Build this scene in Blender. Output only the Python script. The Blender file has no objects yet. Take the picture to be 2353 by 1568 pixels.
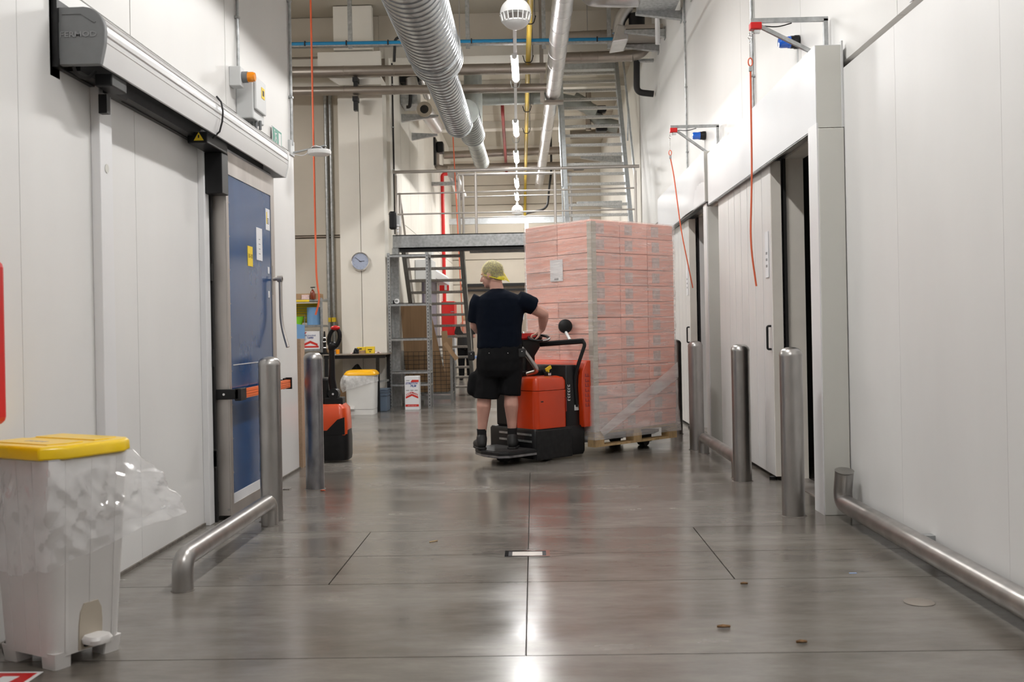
import bpy, bmesh, math, random
from mathutils import Vector, Matrix, noise
random.seed(7)
scene = bpy.context.scene
COL = scene.collection
PI = math.pi
R = math.radians

# ---------------------------------------------------------------- camera, world, exposure
FPX = 2288.0                      # focal length in pixels of the 2353 px wide frame
YAW, ROLL, HOR = R(1.227), R(1.1), 758.0
cF = Vector((-math.sin(YAW), math.cos(YAW), 0))
_r = Vector((math.cos(YAW), math.sin(YAW), 0)); _u = Vector((0, 0, 1))
cR = math.cos(ROLL)*_r - math.sin(ROLL)*_u
cU = math.sin(ROLL)*_r + math.cos(ROLL)*_u
CAM = Vector((0, 0, 1.2))
cam = bpy.data.cameras.new('camera')
cam.sensor_width = 36.0; cam.lens = FPX/2353*36.0
cam.shift_y = (HOR-784.0)/2353
cam.clip_start = 0.05; cam.clip_end = 200
cam.dof.use_dof = True; cam.dof.focus_distance = 8.2; cam.dof.aperture_fstop = 4.0
camo = bpy.data.objects.new('camera', cam); COL.objects.link(camo)
m = Matrix.Identity(4)
for i in range(3):
    m[i][0] = cR[i]; m[i][1] = cU[i]; m[i][2] = -cF[i]; m[i][3] = CAM[i]
camo.matrix_world = m
scene.camera = camo
def W(px, py, Y):
    """point at depth Y (metres along the corridor) seen at a pixel of the photograph"""
    d = cF + cR*((px-1176.5)/FPX) + cU*((HOR-py)/FPX)
    return CAM + d*(Y/d.y)

wd = bpy.data.worlds.new('world'); scene.world = wd; wd.use_nodes = True
wd.node_tree.nodes['Background'].inputs[0].default_value = (0.9, 0.95, 1.0, 1)
wd.node_tree.nodes['Background'].inputs[1].default_value = 0.05
vs = scene.view_settings
vs.view_transform = 'Standard'; vs.look = 'None'; vs.gamma = 1.0; vs.use_curve_mapping = False
vs.exposure = 0.0
LAMP = 228.0                       # emission strength of the tube lamps

# ---------------------------------------------------------------- materials
MATS = {}
def pbr(name, col, rough=0.5, metal=0.0, var=0.0, vs=4.0, vstretch=(1,1,1), bump=0.0, bs=40.0, rvar=0.0,
        emit=0.0, alpha=1.0, coat=0.0, rand=0.0, col2=None, spec=None, trans=0.0, sheen=0.0):
    mt = bpy.data.materials.new(name); mt.use_nodes = True
    nt = mt.node_tree; b = nt.nodes['Principled BSDF']
    b.inputs['Base Color'].default_value = (*col, 1)
    b.inputs['Roughness'].default_value = rough
    b.inputs['Metallic'].default_value = metal
    if coat: b.inputs['Coat Weight'].default_value = coat; b.inputs['Coat Roughness'].default_value = 0.08
    if spec is not None: b.inputs['Specular IOR Level'].default_value = spec
    if trans: b.inputs['Transmission Weight'].default_value = trans
    if sheen: b.inputs['Sheen Weight'].default_value = sheen
    if alpha < 1: b.inputs['Alpha'].default_value = alpha
    if emit:
        b.inputs['Emission Color'].default_value = (*col, 1); b.inputs['Emission Strength'].default_value = emit
    geo = nt.nodes.new('ShaderNodeNewGeometry')
    if var or rvar:
        mp = nt.nodes.new('ShaderNodeMapping'); mp.inputs['Scale'].default_value = vstretch
        nt.links.new(geo.outputs['Position'], mp.inputs[0])
        n = nt.nodes.new('ShaderNodeTexNoise'); n.inputs['Scale'].default_value = vs; n.inputs['Detail'].default_value = 6
        nt.links.new(mp.outputs[0], n.inputs['Vector'])
        if var:
            mx = nt.nodes.new('ShaderNodeMix'); mx.data_type = 'RGBA'
            c2 = col2 if col2 else tuple(max(0, c*(1-var)) for c in col)
            c1 = col if col2 else tuple(min(1, c*(1+var*0.4)) for c in col)
            mx.inputs['A'].default_value = (*c1, 1); mx.inputs['B'].default_value = (*c2, 1)
            rp = nt.nodes.new('ShaderNodeMapRange'); rp.inputs[1].default_value = 0.3; rp.inputs[2].default_value = 0.7
            nt.links.new(n.outputs['Fac'], rp.inputs[0]); nt.links.new(rp.outputs[0], mx.inputs['Factor'])
            nt.links.new(mx.outputs['Result'], b.inputs['Base Color'])
            if rand:
                oi = nt.nodes.new('ShaderNodeObjectInfo'); hs = nt.nodes.new('ShaderNodeHueSaturation')
                mr = nt.nodes.new('ShaderNodeMapRange'); mr.inputs[3].default_value = 1-rand; mr.inputs[4].default_value = 1+rand
                nt.links.new(oi.outputs['Random'], mr.inputs[0]); nt.links.new(mr.outputs[0], hs.inputs['Value'])
                nt.links.new(mx.outputs['Result'], hs.inputs['Color']); nt.links.new(hs.outputs[0], b.inputs['Base Color'])
        if rvar:
            mr = nt.nodes.new('ShaderNodeMapRange'); mr.inputs[3].default_value = max(0.02, rough-rvar); mr.inputs[4].default_value = rough+rvar
            nt.links.new(n.outputs['Fac'], mr.inputs[0]); nt.links.new(mr.outputs[0], b.inputs['Roughness'])
    if bump:
        n2 = nt.nodes.new('ShaderNodeTexNoise'); n2.inputs['Scale'].default_value = bs; n2.inputs['Detail'].default_value = 4
        mp2 = nt.nodes.new('ShaderNodeMapping'); mp2.inputs['Scale'].default_value = vstretch
        nt.links.new(geo.outputs['Position'], mp2.inputs[0]); nt.links.new(mp2.outputs[0], n2.inputs['Vector'])
        bp = nt.nodes.new('ShaderNodeBump'); bp.inputs['Strength'].default_value = bump; bp.inputs['Distance'].default_value = 0.01
        nt.links.new(n2.outputs['Fac'], bp.inputs['Height']); nt.links.new(bp.outputs[0], b.inputs['Normal'])
    MATS[name] = mt
    return mt

pbr('white_panel', (.80,.793,.782), .38, var=.05, vs=1.6, vstretch=(1,1,.35), bump=.05, bs=6)
pbr('upper_panel', (.745,.735,.715), .45, var=.05, vs=1.1, vstretch=(1,1,.3))
pbr('trim_white', (.82,.82,.83), .3, var=.03, vs=3)
pbr('cream_wall', (.62,.565,.48), .7, var=.08, vs=1.2, bump=.12, bs=30)
pbr('cream_dark', (.60,.555,.48), .75, var=.1, vs=1.0, bump=.1, bs=30)
pbr('pilaster_paint', (.76,.725,.655), .6, var=.05, vs=2, bump=.08, bs=30)
pbr('ceiling_paint', (.50,.46,.385), .8, var=.08, vs=.8)
pbr('joint_dark', (.085,.07,.06), .8)
pbr('joint_tan', (.42,.36,.30), .8)
pbr('seal_grey', (.17,.15,.13), .8, var=.4, vs=30)
pbr('cover_white', (.73,.74,.76), .36, var=.02, vs=2)
pbr('white_dim', (.66,.655,.61), .35, var=.04, vs=2, vstretch=(1,1,.4))  # white casing, dimmed in colour for end faces turned from the lamps
pbr('door_grey', (.74,.73,.72), .3, var=.05, vs=3, vstretch=(2,2,.2))
pbr('door_edge', (.84,.80,.73), .5, var=.07, vs=4)
pbr('stainless', (.60,.565,.535), .5, 1.0, var=.14, vs=5, vstretch=(1,1,.3), rvar=.06)
pbr('steel_satin', (.47,.455,.44), .34, 1.0, var=.22, vs=7, vstretch=(1,1,.45), rvar=.1, bump=.03, bs=60)
pbr('steel_scuffed', (.40,.40,.42), .38, 1.0, var=.4, vs=14, vstretch=(1,1,.5), rvar=.14)
pbr('chrome', (.75,.75,.76), .12, 1.0)
pbr('galvanised', (.50,.515,.52), .42, .85, var=.28, vs=22, rvar=.1)
pbr('galvanised_bright', (.66,.70,.73), .4, .7, var=.15, vs=18)
pbr('zinc_duct', (.58,.60,.62), .31, 1.0, var=.12, vs=5, rvar=.06)
pbr('duct_seam', (.24,.25,.26), .45, .8)
pbr('grey_duct', (.36,.38,.36), .5, .7, var=.15, vs=8)
pbr('foil', (.70,.69,.70), .32, 1.0, var=.1, vs=9, bump=.25, bs=14)
pbr('clad_pipe', (.42,.375,.33), .4, .9, var=.1, vs=4)
pbr('aluminium', (.70,.70,.70), .3, .9, var=.04, vs=3)
pbr('cover_silver', (.80,.80,.805), .24, .2, var=.04, vs=2)
pbr('grey_plastic', (.19,.195,.20), .5, var=.06, vs=20)
pbr('light_grey_box', (.62,.63,.63), .45)
pbr('black_plastic', (.008,.008,.009), .4, spec=.35, var=.2, vs=12)
pbr('black_rubber', (.016,.015,.015), .6)
pbr('black_metal', (.02,.02,.021), .4, .3, var=.4, vs=25)
pbr('blue_door', (.018,.075,.215), .15, spec=.4, var=.15, vs=2.2, vstretch=(1,1,.5))
pbr('blue_tray', (.01,.22,.45), .4)
pbr('blue_lens', (.01,.12,.62), .15, coat=.6)
pbr('orange_lens', (.95,.30,.01), .2, coat=.5)
pbr('orange_plastic', (.88,.17,.03), .45)
pbr('truck_orange', (.66,.048,.004), .3, coat=.35, var=.08, vs=5)
pbr('jack_orange', (.72,.075,.012), .33, coat=.3, var=.06, vs=5)
pbr('red_paint', (.62,.012,.012), .35)
pbr('dark_red', (.30,.03,.03), .45)
pbr('red_cord', (.72,.13,.05), .5)
pbr('yellow_pipe', (.50,.34,.03), .4)
pbr('lid_yellow', (.90,.60,.0), .3, coat=.2)
pbr('lid_amber', (.93,.47,.0), .35)
pbr('bin_white', (.72,.70,.685), .42, var=.04, vs=5)
pbr('bin_white_far', (.78,.78,.76), .4, var=.04, vs=6)
pbr('wood', (.58,.40,.20), .7, var=.35, vs=6, vstretch=(4,4,1))
pbr('cardboard', (.42,.27,.15), .8, var=.15, vs=4, vstretch=(3,3,.3))
pbr('cardboard_dark', (.27,.165,.085), .8, var=.18, vs=9, vstretch=(3,3,.1))
pbr('fibreboard', (.47,.33,.225), .85, var=.1, vs=60)
pbr('carton_pink', (.90,.45,.355), .6, var=.12, vs=3, rand=.10)
pbr('carton_label', (.66,.50,.46), .6, var=.3, vs=30)
pbr('corner_board', (.52,.46,.375), .8, var=.06, vs=8)
pbr('paper', (.80,.80,.82), .6)
pbr('paper_pink', (.80,.60,.58), .6, var=.3, vs=60)
pbr('paper_yellow', (.88,.63,.03), .6)
pbr('ink_black', (.02,.02,.025), .6)
pbr('ink_blue', (.03,.06,.28), .5)
pbr('ink_red', (.62,.03,.02), .5)
pbr('ink_white', (.8,.8,.8), .6)
pbr('ink_grey', (.26,.265,.27), .5)
pbr('sign_green', (.03,.26,.18), .45)
pbr('glass_face', (.42,.47,.60), .12)
pbr('green_plastic', (.02,.28,.09), .4)
pbr('lime_plastic', (.26,.68,.02), .4)
pbr('blue_paper', (.18,.36,.62), .85, bump=.2, bs=50)
pbr('amber_glass', (.20,.035,.01), .1, coat=.5)
pbr('blue_grey_crate', (.13,.18,.25), .5)
pbr('amber_block', (.95,.33,.0), .4)
pbr('skin', (.62,.34,.27), .5, var=.1, vs=10)
pbr('shirt_navy', (.0025,.005,.012), .9, spec=.15, bump=.25, bs=9)
pbr('shorts_black', (.007,.007,.008), .9, spec=.2, bump=.3, bs=11)
pbr('sock_black', (.008,.008,.009), .9)
pbr('shoe_black', (.012,.012,.012), .55)
pbr('hair_brown', (.10,.07,.045), .7)
pbr('hairnet_band', (.86,.74,.05), .6)
pbr('leaf_brown', (.22,.12,.05), .8)
pbr('window_blue', (.30,.42,.70), .3)
pbr('purple_grey', (.20,.18,.24), .5)
pbr('wood_shelf', (.38,.24,.10), .7, var=.25, vs=3)
pbr('lamp_white', (.80,.80,.80), .4)
pbr('speaker_white', (.84,.84,.83), .35)
pbr('speaker_inner', (.35,.32,.30), .6)
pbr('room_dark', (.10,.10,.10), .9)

def film_mat(name, col, base_a, vary, scale, stretch, rough=.18, bumpk=.35, gloss=.07):
    """thin plastic: clear / milky haze, with a glossy skin over it"""
    mt = bpy.data.materials.new(name); mt.use_nodes = True
    nt = mt.node_tree; nt.nodes.clear(); L = nt.links.new; N = nt.nodes.new
    tc = N('ShaderNodeTexCoord'); mp = N('ShaderNodeMapping'); mp.inputs['Scale'].default_value = stretch
    L(tc.outputs['Object'], mp.inputs[0])
    n = N('ShaderNodeTexNoise'); n.inputs['Scale'].default_value = scale; n.inputs['Detail'].default_value = 7; n.inputs['Roughness'].default_value = .65
    L(mp.outputs[0], n.inputs['Vector'])
    mr = N('ShaderNodeMapRange'); mr.inputs[1].default_value = .32; mr.inputs[2].default_value = .72
    mr.inputs[3].default_value = max(0, base_a-vary); mr.inputs[4].default_value = min(1, base_a+vary)
    L(n.outputs['Fac'], mr.inputs[0])
    bp = N('ShaderNodeBump'); bp.inputs['Strength'].default_value = bumpk; bp.inputs['Distance'].default_value = .02
    L(n.outputs['Fac'], bp.inputs['Height'])
    tr = N('ShaderNodeBsdfTransparent'); df = N('ShaderNodeBsdfDiffuse'); df.inputs[0].default_value = (*col, 1)
    gl = N('ShaderNodeBsdfGlossy'); gl.inputs['Roughness'].default_value = rough; gl.inputs[0].default_value = (.95,.95,.95,1)
    L(bp.outputs[0], gl.inputs['Normal'])
    m1 = N('ShaderNodeMixShader'); L(mr.outputs[0], m1.inputs[0]); L(tr.outputs[0], m1.inputs[1]); L(df.outputs[0], m1.inputs[2])
    m2 = N('ShaderNodeMixShader'); m2.inputs[0].default_value = gloss; L(m1.outputs[0], m2.inputs[1]); L(gl.outputs[0], m2.inputs[2])
    o = N('ShaderNodeOutputMaterial'); L(m2.outputs[0], o.inputs[0])
    MATS[name] = mt
film_mat('stretch_film', (.97,.92,.90), .21, .21, 2.4, (1,1,15), rough=.2, bumpk=.8, gloss=.09)
film_mat('stretch_film_thick', (.96,.94,.94), .24, .12, 2.2, (1,1,6), gloss=.07)
film_mat('hairnet_yellow', (.97,.90,.42), .30, .12, 60.0, (1,1,1), rough=.5, bumpk=.2, gloss=.02)
film_mat('bag_film', (.90,.90,.92), .24, .12, 3.2, (1,1,.8), rough=.16, bumpk=.3, gloss=.16)
film_mat('film_fold', (.97,.95,.95), .38, .15, 2.2, (1,1,6), gloss=.08)
film_mat('bag_film_far', (.88,.88,.88), .5, .3, 14.0, (1,1,1), rough=.25, bumpk=.6)

# polished concrete floor
def concrete():
    mt = bpy.data.materials.new('polished_concrete'); mt.use_nodes = True
    nt = mt.node_tree; b = nt.nodes['Principled BSDF']; L = nt.links.new
    geo = nt.nodes.new('ShaderNodeNewGeometry')
    mp = nt.nodes.new('ShaderNodeMapping'); mp.inputs['Scale'].default_value = (.55, 1.6, 1)
    L(geo.outputs['Position'], mp.inputs[0])
    n1 = nt.nodes.new('ShaderNodeTexNoise'); n1.inputs['Scale'].default_value = 1.3; n1.inputs['Detail'].default_value = 8; n1.inputs['Roughness'].default_value = .62
    n2 = nt.nodes.new('ShaderNodeTexNoise'); n2.inputs['Scale'].default_value = 7; n2.inputs['Detail'].default_value = 8; n2.inputs['Roughness'].default_value = .7
    n3 = nt.nodes.new('ShaderNodeTexNoise'); n3.inputs['Scale'].default_value = .45; n3.inputs['Detail'].default_value = 3
    for n in (n1, n2): L(mp.outputs[0], n.inputs['Vector'])
    L(geo.outputs['Position'], n3.inputs['Vector'])
    cr = nt.nodes.new('ShaderNodeValToRGB')
    e = cr.color_ramp.elements
    e[0].position = .30; e[0].color = (.135,.118,.10,1)
    e[1].position = .72; e[1].color = (.26,.24,.212,1)
    el = e.new(.5); el.color = (.19,.173,.152,1)
    L(n1.outputs['Fac'], cr.inputs[0])
    mx = nt.nodes.new('ShaderNodeMix'); mx.data_type = 'RGBA'; mx.blend_type = 'OVERLAY'; mx.inputs['Factor'].default_value = .45
    L(cr.outputs[0], mx.inputs['A']); L(n2.outputs['Fac'], mx.inputs['B'])
    mx2 = nt.nodes.new('ShaderNodeMix'); mx2.data_type = 'RGBA'; mx2.blend_type = 'MULTIPLY'
    cr2 = nt.nodes.new('ShaderNodeValToRGB'); cr2.color_ramp.elements[0].position = .35; cr2.color_ramp.elements[0].color = (.80,.78,.76,1)
    cr2.color_ramp.elements[1].position = .62; cr2.color_ramp.elements[1].color = (1.0,1.02,1.05,1)
    L(n3.outputs['Fac'], cr2.inputs[0]); mx2.inputs['Factor'].default_value = 1.0
    L(mx.outputs['Result'], mx2.inputs['A']); L(cr2.outputs[0], mx2.inputs['B'])
    L(mx2.outputs['Result'], b.inputs['Base Color'])
    mr = nt.nodes.new('ShaderNodeMapRange'); mr.inputs[1].default_value = .3; mr.inputs[2].default_value = .7
    mr.inputs[3].default_value = .14; mr.inputs[4].default_value = .29
    L(n1.outputs['Fac'], mr.inputs[0]); L(mr.outputs[0], b.inputs['Roughness'])
    b.inputs['Specular IOR Level'].default_value = .62
    bp = nt.nodes.new('ShaderNodeBump'); bp.inputs['Strength'].default_value = .02; bp.inputs['Distance'].default_value = .01
    L(n2.outputs['Fac'], bp.inputs['Height']); L(bp.outputs[0], b.inputs['Normal'])
    MATS['polished_concrete'] = mt
concrete()
def emis(name, col, s):
    mt = bpy.data.materials.new(name); mt.use_nodes = True
    nt = mt.node_tree; nt.nodes.clear()
    e = nt.nodes.new('ShaderNodeEmission'); e.inputs[0].default_value = (*col, 1); e.inputs[1].default_value = s
    o = nt.nodes.new('ShaderNodeOutputMaterial'); nt.links.new(e.outputs[0], o.inputs[0])
    MATS[name] = mt
emis('tube_light', (1.0, .985, .965), LAMP)

# ---------------------------------------------------------------- mesh helpers
class MB:
    def __init__(s): s.v = []; s.f = []
    def add(s, vs, fs):
        o = len(s.v); s.v += [Vector(p) for p in vs]; s.f += [tuple(i+o for i in f) for f in fs]; return s
    def box(s, x0, x1, y0, y1, z0, z1):
        vs = [(x,y,z) for z in (z0,z1) for y in (y0,y1) for x in (x0,x1)]
        return s.add(vs, [(0,2,3,1),(4,5,7,6),(0,1,5,4),(2,6,7,3),(0,4,6,2),(1,3,7,5)])
    def cbox(s, c, d, M=None):
        h = [a/2 for a in d]
        vs = [Vector((x,y,z)) for z in (-h[2],h[2]) for y in (-h[1],h[1]) for x in (-h[0],h[0])]
        if M: vs = [M @ p for p in vs]
        return s.add([p+Vector(c) for p in vs], [(0,2,3,1),(4,5,7,6),(0,1,5,4),(2,6,7,3),(0,4,6,2),(1,3,7,5)])
    def beam(s, p0, p1, w, h, up=(0,0,1)):
        p0 = Vector(p0); p1 = Vector(p1); d = (p1-p0).normalized(); up = Vector(up)
        if abs(d.dot(up)) > .98: up = Vector((0,1,0))
        a = d.cross(up).normalized(); b = a.cross(d).normalized()
        vs = []
        for p in (p0, p1):
            for sx, sy in ((-1,-1),(1,-1),(1,1),(-1,1)): vs.append(p + a*sx*w/2 + b*sy*h/2)
        return s.add(vs, [(3,2,1,0),(4,5,6,7),(0,1,5,4),(1,2,6,5),(2,3,7,6),(3,0,4,7)])
    def prism(s, poly, a0, a1, ax='x'):
        def P(p, a):
            return {'x': (a, p[0], p[1]), 'y': (p[0], a, p[1]), 'z': (p[0], p[1], a)}[ax]
        n = len(poly)
        vs = [P(p, a0) for p in poly] + [P(p, a1) for p in poly]
        return s.add(vs, [tuple(range(n-1,-1,-1)), tuple(range(n,2*n))] + [(i,(i+1)%n,(i+1)%n+n,i+n) for i in range(n)])
    def loft(s, rings, cap=True, closed=True):
        n = len(rings[0]); vs = [p for r in rings for p in r]; fs = []
        for i in range(len(rings)-1):
            for j in range(n if closed else n-1):
                a = i*n+j; b = i*n+(j+1)%n
                fs.append((a, b, b+n, a+n))
        if cap: fs += [tuple(range(n-1,-1,-1)), tuple(range(len(vs)-n, len(vs)))]
        return s.add(vs, fs)
    def tube(s, path, r, seg=12, cap=True):
        path = [Vector(p) for p in path]; n = len(path)
        rad = r if isinstance(r, (list,tuple)) else [r]*n
        t = [(path[min(i+1,n-1)]-path[max(i-1,0)]).normalized() for i in range(n)]
        a = t[0].cross(Vector((0,0,1)))
        if a.length < .05: a = t[0].cross(Vector((0,1,0)))
        a.normalize(); rings = []
        for i in range(n):
            a = (a - t[i]*a.dot(t[i])).normalized(); b = t[i].cross(a)
            rings.append([path[i] + (a*math.cos(2*PI*k/seg)+b*math.sin(2*PI*k/seg))*rad[i] for k in range(seg)])
        return s.loft(rings, cap)
    def cyl(s, p0, p1, r0, r1=None, seg=16): return s.tube([p0, p1], [r0, r0 if r1 is None else r1], seg)
    def limb(s, pts, rad, seg=14):
        P = [Vector(p) for p in pts]; path = []; rr = []
        d0 = (P[0]-P[1]).normalized(); d1 = (P[-1]-P[-2]).normalized()
        for k in (80, 55, 28): path.append(P[0]+d0*rad[0]*math.sin(R(k))); rr.append(max(.0005, rad[0]*math.cos(R(k))))
        path += P; rr += list(rad)
        for k in (28, 55, 80): path.append(P[-1]+d1*rad[-1]*math.sin(R(k))); rr.append(max(.0005, rad[-1]*math.cos(R(k))))
        return s.tube(path, rr, seg)
    def lathe(s, prof, c=(0,0,0), M=None, seg=24, cap=True):
        rings = []
        for r, z in prof:
            ring = [Vector((r*math.cos(2*PI*k/seg), r*math.sin(2*PI*k/seg), z)) for k in range(seg)]
            if M: ring = [M @ p for p in ring]
            rings.append([p+Vector(c) for p in ring])
        return s.loft(rings, cap)
    def ell(s, c, r, seg=20, rings=12, M=None):
        prof = [(max(1e-4, math.sin(PI*i/rings)), -math.cos(PI*i/rings)) for i in range(rings+1)]
        rr = []
        for q, z in prof:
            ring = [Vector((r[0]*q*math.cos(2*PI*k/seg), r[1]*q*math.sin(2*PI*k/seg), r[2]*z)) for k in range(seg)]
            if M: ring = [M @ p for p in ring]
            rr.append([p+Vector(c) for p in ring])
        return s.loft(rr)
    def build(s, name, mat, parent=None, smooth=None, bevel=0, local=False, bseg=2):
        me = bpy.data.meshes.new(name)
        off = Vector((0,0,0))
        if parent is None and s.v:
            xs = [p.x for p in s.v]; ys = [p.y for p in s.v]
            off = Vector(((min(xs)+max(xs))/2, (min(ys)+max(ys))/2, min(p.z for p in s.v)))
        me.from_pydata([tuple(p-off) for p in s.v], [], s.f)
        bm = bmesh.new(); bm.from_mesh(me); bmesh.ops.recalc_face_normals(bm, faces=bm.faces); bm.to_mesh(me); bm.free()
        me.materials.append(MATS[mat])
        if smooth:
            me.polygons.foreach_set('use_smooth', [True]*len(me.polygons))
            me.set_sharp_from_angle(angle=R(smooth))
        o = bpy.data.objects.new(name, me); COL.objects.link(o); o.location = off
        if parent is not None: adopt(o, parent, local)
        if bevel:
            b = o.modifiers.new('bevel', 'BEVEL'); b.width = bevel; b.segments = bseg; b.limit_method = 'ANGLE'; b.angle_limit = R(40)
        return o
def basis(o): return Matrix.LocRotScale(o.location, o.rotation_euler, o.scale)
def adopt(o, parent, local=False):
    o.parent = parent
    if not local:
        mw = basis(parent); p = parent
        if p.parent: mw = basis(p.parent) @ p.matrix_parent_inverse @ mw
        o.matrix_parent_inverse = mw.inverted()
def tag(o, label=None, cat=None, group=None, kind=None):
    if label: o['label'] = label
    if cat: o['category'] = cat
    if group: o['group'] = group
    if kind: o['kind'] = kind
    return o
def thing(name, label, cat, loc, rz=0, group=None):
    o = bpy.data.objects.new(name, None); COL.objects.link(o); o.location = loc; o.rotation_euler = (0,0,rz)
    o.empty_display_size = .1
    return tag(o, label, cat, group)
def copy_tree(o, parent=None):
    c = o.copy(); COL.objects.link(c); c.parent = parent
    for ch in list(o.children): copy_tree(ch, c)
    return c
def structure(o): o['kind'] = 'structure'; return o
def arc(c, r, a0, a1, n, ex, ey):
    c = Vector(c); ex = Vector(ex); ey = Vector(ey)
    return [c + ex*r*math.cos(a0+(a1-a0)*i/n) + ey*r*math.sin(a0+(a1-a0)*i/n) for i in range(n+1)]
def bend(path, r, n=6):
    """round the corners of a polyline"""
    P = [Vector(p) for p in path]; out = [P[0]]
    for i in range(1, len(P)-1):
        a = (P[i-1]-P[i]); b = (P[i+1]-P[i]); k = min(r, a.length*.49, b.length*.49)
        p0 = P[i]+a.normalized()*k; p1 = P[i]+b.normalized()*k
        for j in range(n+1):
            t = j/n; out.append(p0*(1-t)**2 + P[i]*2*t*(1-t) + p1*t*t)
    out.append(P[-1]); return out
def face_matrix(loc, normal, up=(0,0,1), roll=0):
    n = Vector(normal).normalized(); u = Vector(up); x = u.cross(n).normalized(); y = n.cross(x)
    m = Matrix((x, y, n)).transposed().to_4x4(); m.translation = Vector(loc)
    return m @ Matrix.Rotation(roll, 4, 'Z')
def text(name, body, size, mat, parent, M, extrude=.0008, sx=1.0, shear=0.0, bold=0.0, local=False):
    cu = bpy.data.curves.new(name, 'FONT'); cu.body = body; cu.size = size; cu.align_x = 'CENTER'; cu.align_y = 'CENTER'
    cu.extrude = extrude; cu.shear = shear; cu.offset = bold; cu.resolution_u = 2
    t = bpy.data.objects.new(name, cu); COL.objects.link(t)
    dg = bpy.context.evaluated_depsgraph_get()
    me = bpy.data.meshes.new_from_object(t.evaluated_get(dg))
    bpy.data.objects.remove(t); bpy.data.curves.remove(cu)
    me.transform(M @ Matrix.Diagonal((sx,1,1,1)))
    me.materials.clear(); me.materials.append(MATS[mat]); me.name = name
    o = bpy.data.objects.new(name, me); COL.objects.link(o); adopt(o, parent, local)
    return o
def plate(M, w, h, t=.002):
    b = MB(); b.cbox((0,0,t/2), (w,h,t)); b.v = [M @ p for p in b.v]; return b
def remeshed(b, name, mat, parent, voxel=.012, smooth=6, noise_amp=0, noise_scale=6.0, local=False, fac=.5):
    o = b.build(name+'_tmp', mat, None)
    md = o.modifiers.new('r', 'REMESH'); md.mode = 'VOXEL'; md.voxel_size = voxel
    sm = o.modifiers.new('s', 'SMOOTH'); sm.iterations = smooth; sm.factor = fac
    dg = bpy.context.evaluated_depsgraph_get()
    me = bpy.data.meshes.new_from_object(o.evaluated_get(dg)); loc = o.location.copy()
    bpy.data.objects.remove(o)
    me.transform(Matrix.Translation(loc)); me.name = name
    if noise_amp:
        for v in me.vertices:
            nn = noise.noise(Vector((v.co.x, v.co.y, v.co.z*.6))*noise_scale) + .5*noise.noise(Vector(v.co)*noise_scale*2.3)
            v.co += v.normal*nn*noise_amp
    me.polygons.foreach_set('use_smooth', [True]*len(me.polygons))
    me.materials.clear(); me.materials.append(MATS[mat])
    o2 = bpy.data.objects.new(name, me); COL.objects.link(o2); adopt(o2, parent, local)
    return o2
# ================================================================ THE SETTING
CZ = 6.3
floor = structure(MB().box(-7.2,4.2,-3,28.6,-.25,-.03).build('floor', 'joint_dark'))
g = .003
def slab(x0,x1,y0,y1):
    MB().box(x0+g,x1-g,y0+g,y1-g,-.03,0).build('floor_slab', 'polished_concrete', floor)
XL, XR = -7.2, 4.2
slab(XL,XR,-3,3.66)
for a,b in ((XL,-.05),(-.05,XR)):
    slab(a,b,3.66,4.73); slab(a,b,5.97,8.35)
for a,b in ((XL,-1.0),(-1.0,-.05),(-.05,.93),(.93,XR)):
    slab(a,b,4.73,5.32); slab(a,b,5.32,5.97)
slab(XL,XR,8.35,13.0); slab(XL,XR,13.0,19.0); slab(XL,XR,19.0,28.6)
# sealed diamond cut round the drain
dm = MB()
for (p,q) in (((-.36,5.32),(-.05,5.44)),((-.05,5.44),(.26,5.32)),((.26,5.32),(-.05,5.20)),((-.05,5.20),(-.36,5.32))):
    dm.beam((*p,0),(*q,0),.005,.0012)
dm.build('joint_seal','joint_dark',floor)

def panels(parent, name, mat, face, ycuts, zcuts, thick, side, gap=.0022):
    """vertical wall panels on a wall that runs along the corridor; face = x of the visible side, side=+1 if it faces +x"""
    for i in range(len(ycuts)-1):
        for k in range(len(zcuts)-1):
            x0, x1 = (face-thick, face) if side > 0 else (face, face+thick)
            MB().box(x0,x1,ycuts[i]+gap,ycuts[i+1]-gap,zcuts[k]+gap,zcuts[k+1]-gap).build(name, mat, parent)

# --- left wall of the near corridor
wl = structure(MB().box(-2.30,-2.155,-2.6,8.795,0,CZ).build('wall_left', 'joint_tan'))
panels(wl,'wall_panel','white_panel',-2.10,[-2.6,-.75,.45,1.65,2.85,4.05,5.25,6.45,7.62,8.8],[0,2.79],.05,1)
panels(wl,'upper_wall_panel','upper_panel',-2.112,[-2.6,.45,1.65,2.85,4.05,5.25,6.9,8.8],[2.80,CZ],.04,1,.005)
MB().box(-2.30,-2.10,8.795,8.8,0,CZ).build('wall_end','white_panel',wl)
# --- right wall
wr = structure(MB().box(2.05,2.11,-2.6,6.45,0,CZ).box(2.05,2.11,7.76,10.4,0,CZ).box(2.05,2.11,11.75,28.4,0,CZ)
               .box(2.05,2.11,6.45,7.76,2.5,CZ).box(2.05,2.11,10.4,11.75,2.5,CZ).build('wall_right','joint_tan'))
panels(wr,'wall_panel','white_panel',1.97,[-2.6,-.6,.6,1.8,3.0,4.2,5.40,6.45],[0,2.80],.08,-1,.0014)
panels(wr,'wall_panel','white_panel',1.97,[7.76,9.1,10.4],[0,2.80],.08,-1)
panels(wr,'wall_panel','white_panel',1.97,[11.75,13.0,14.4,15.8,17.9],[0,2.80],.08,-1)
panels(wr,'lintel_panel','white_panel',1.97,[6.45,7.76],[2.5,2.80],.08,-1,.0)
panels(wr,'lintel_panel','white_panel',1.97,[10.4,11.75],[2.5,2.80],.08,-1,.0)
panels(wr,'upper_wall_panel','upper_panel',1.99,[-2.6,.6,1.8,3.0,4.2,5.4,7.3,9.35,12.7,15.2,17.9],[2.85,CZ],.06,-1,.003)
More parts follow.
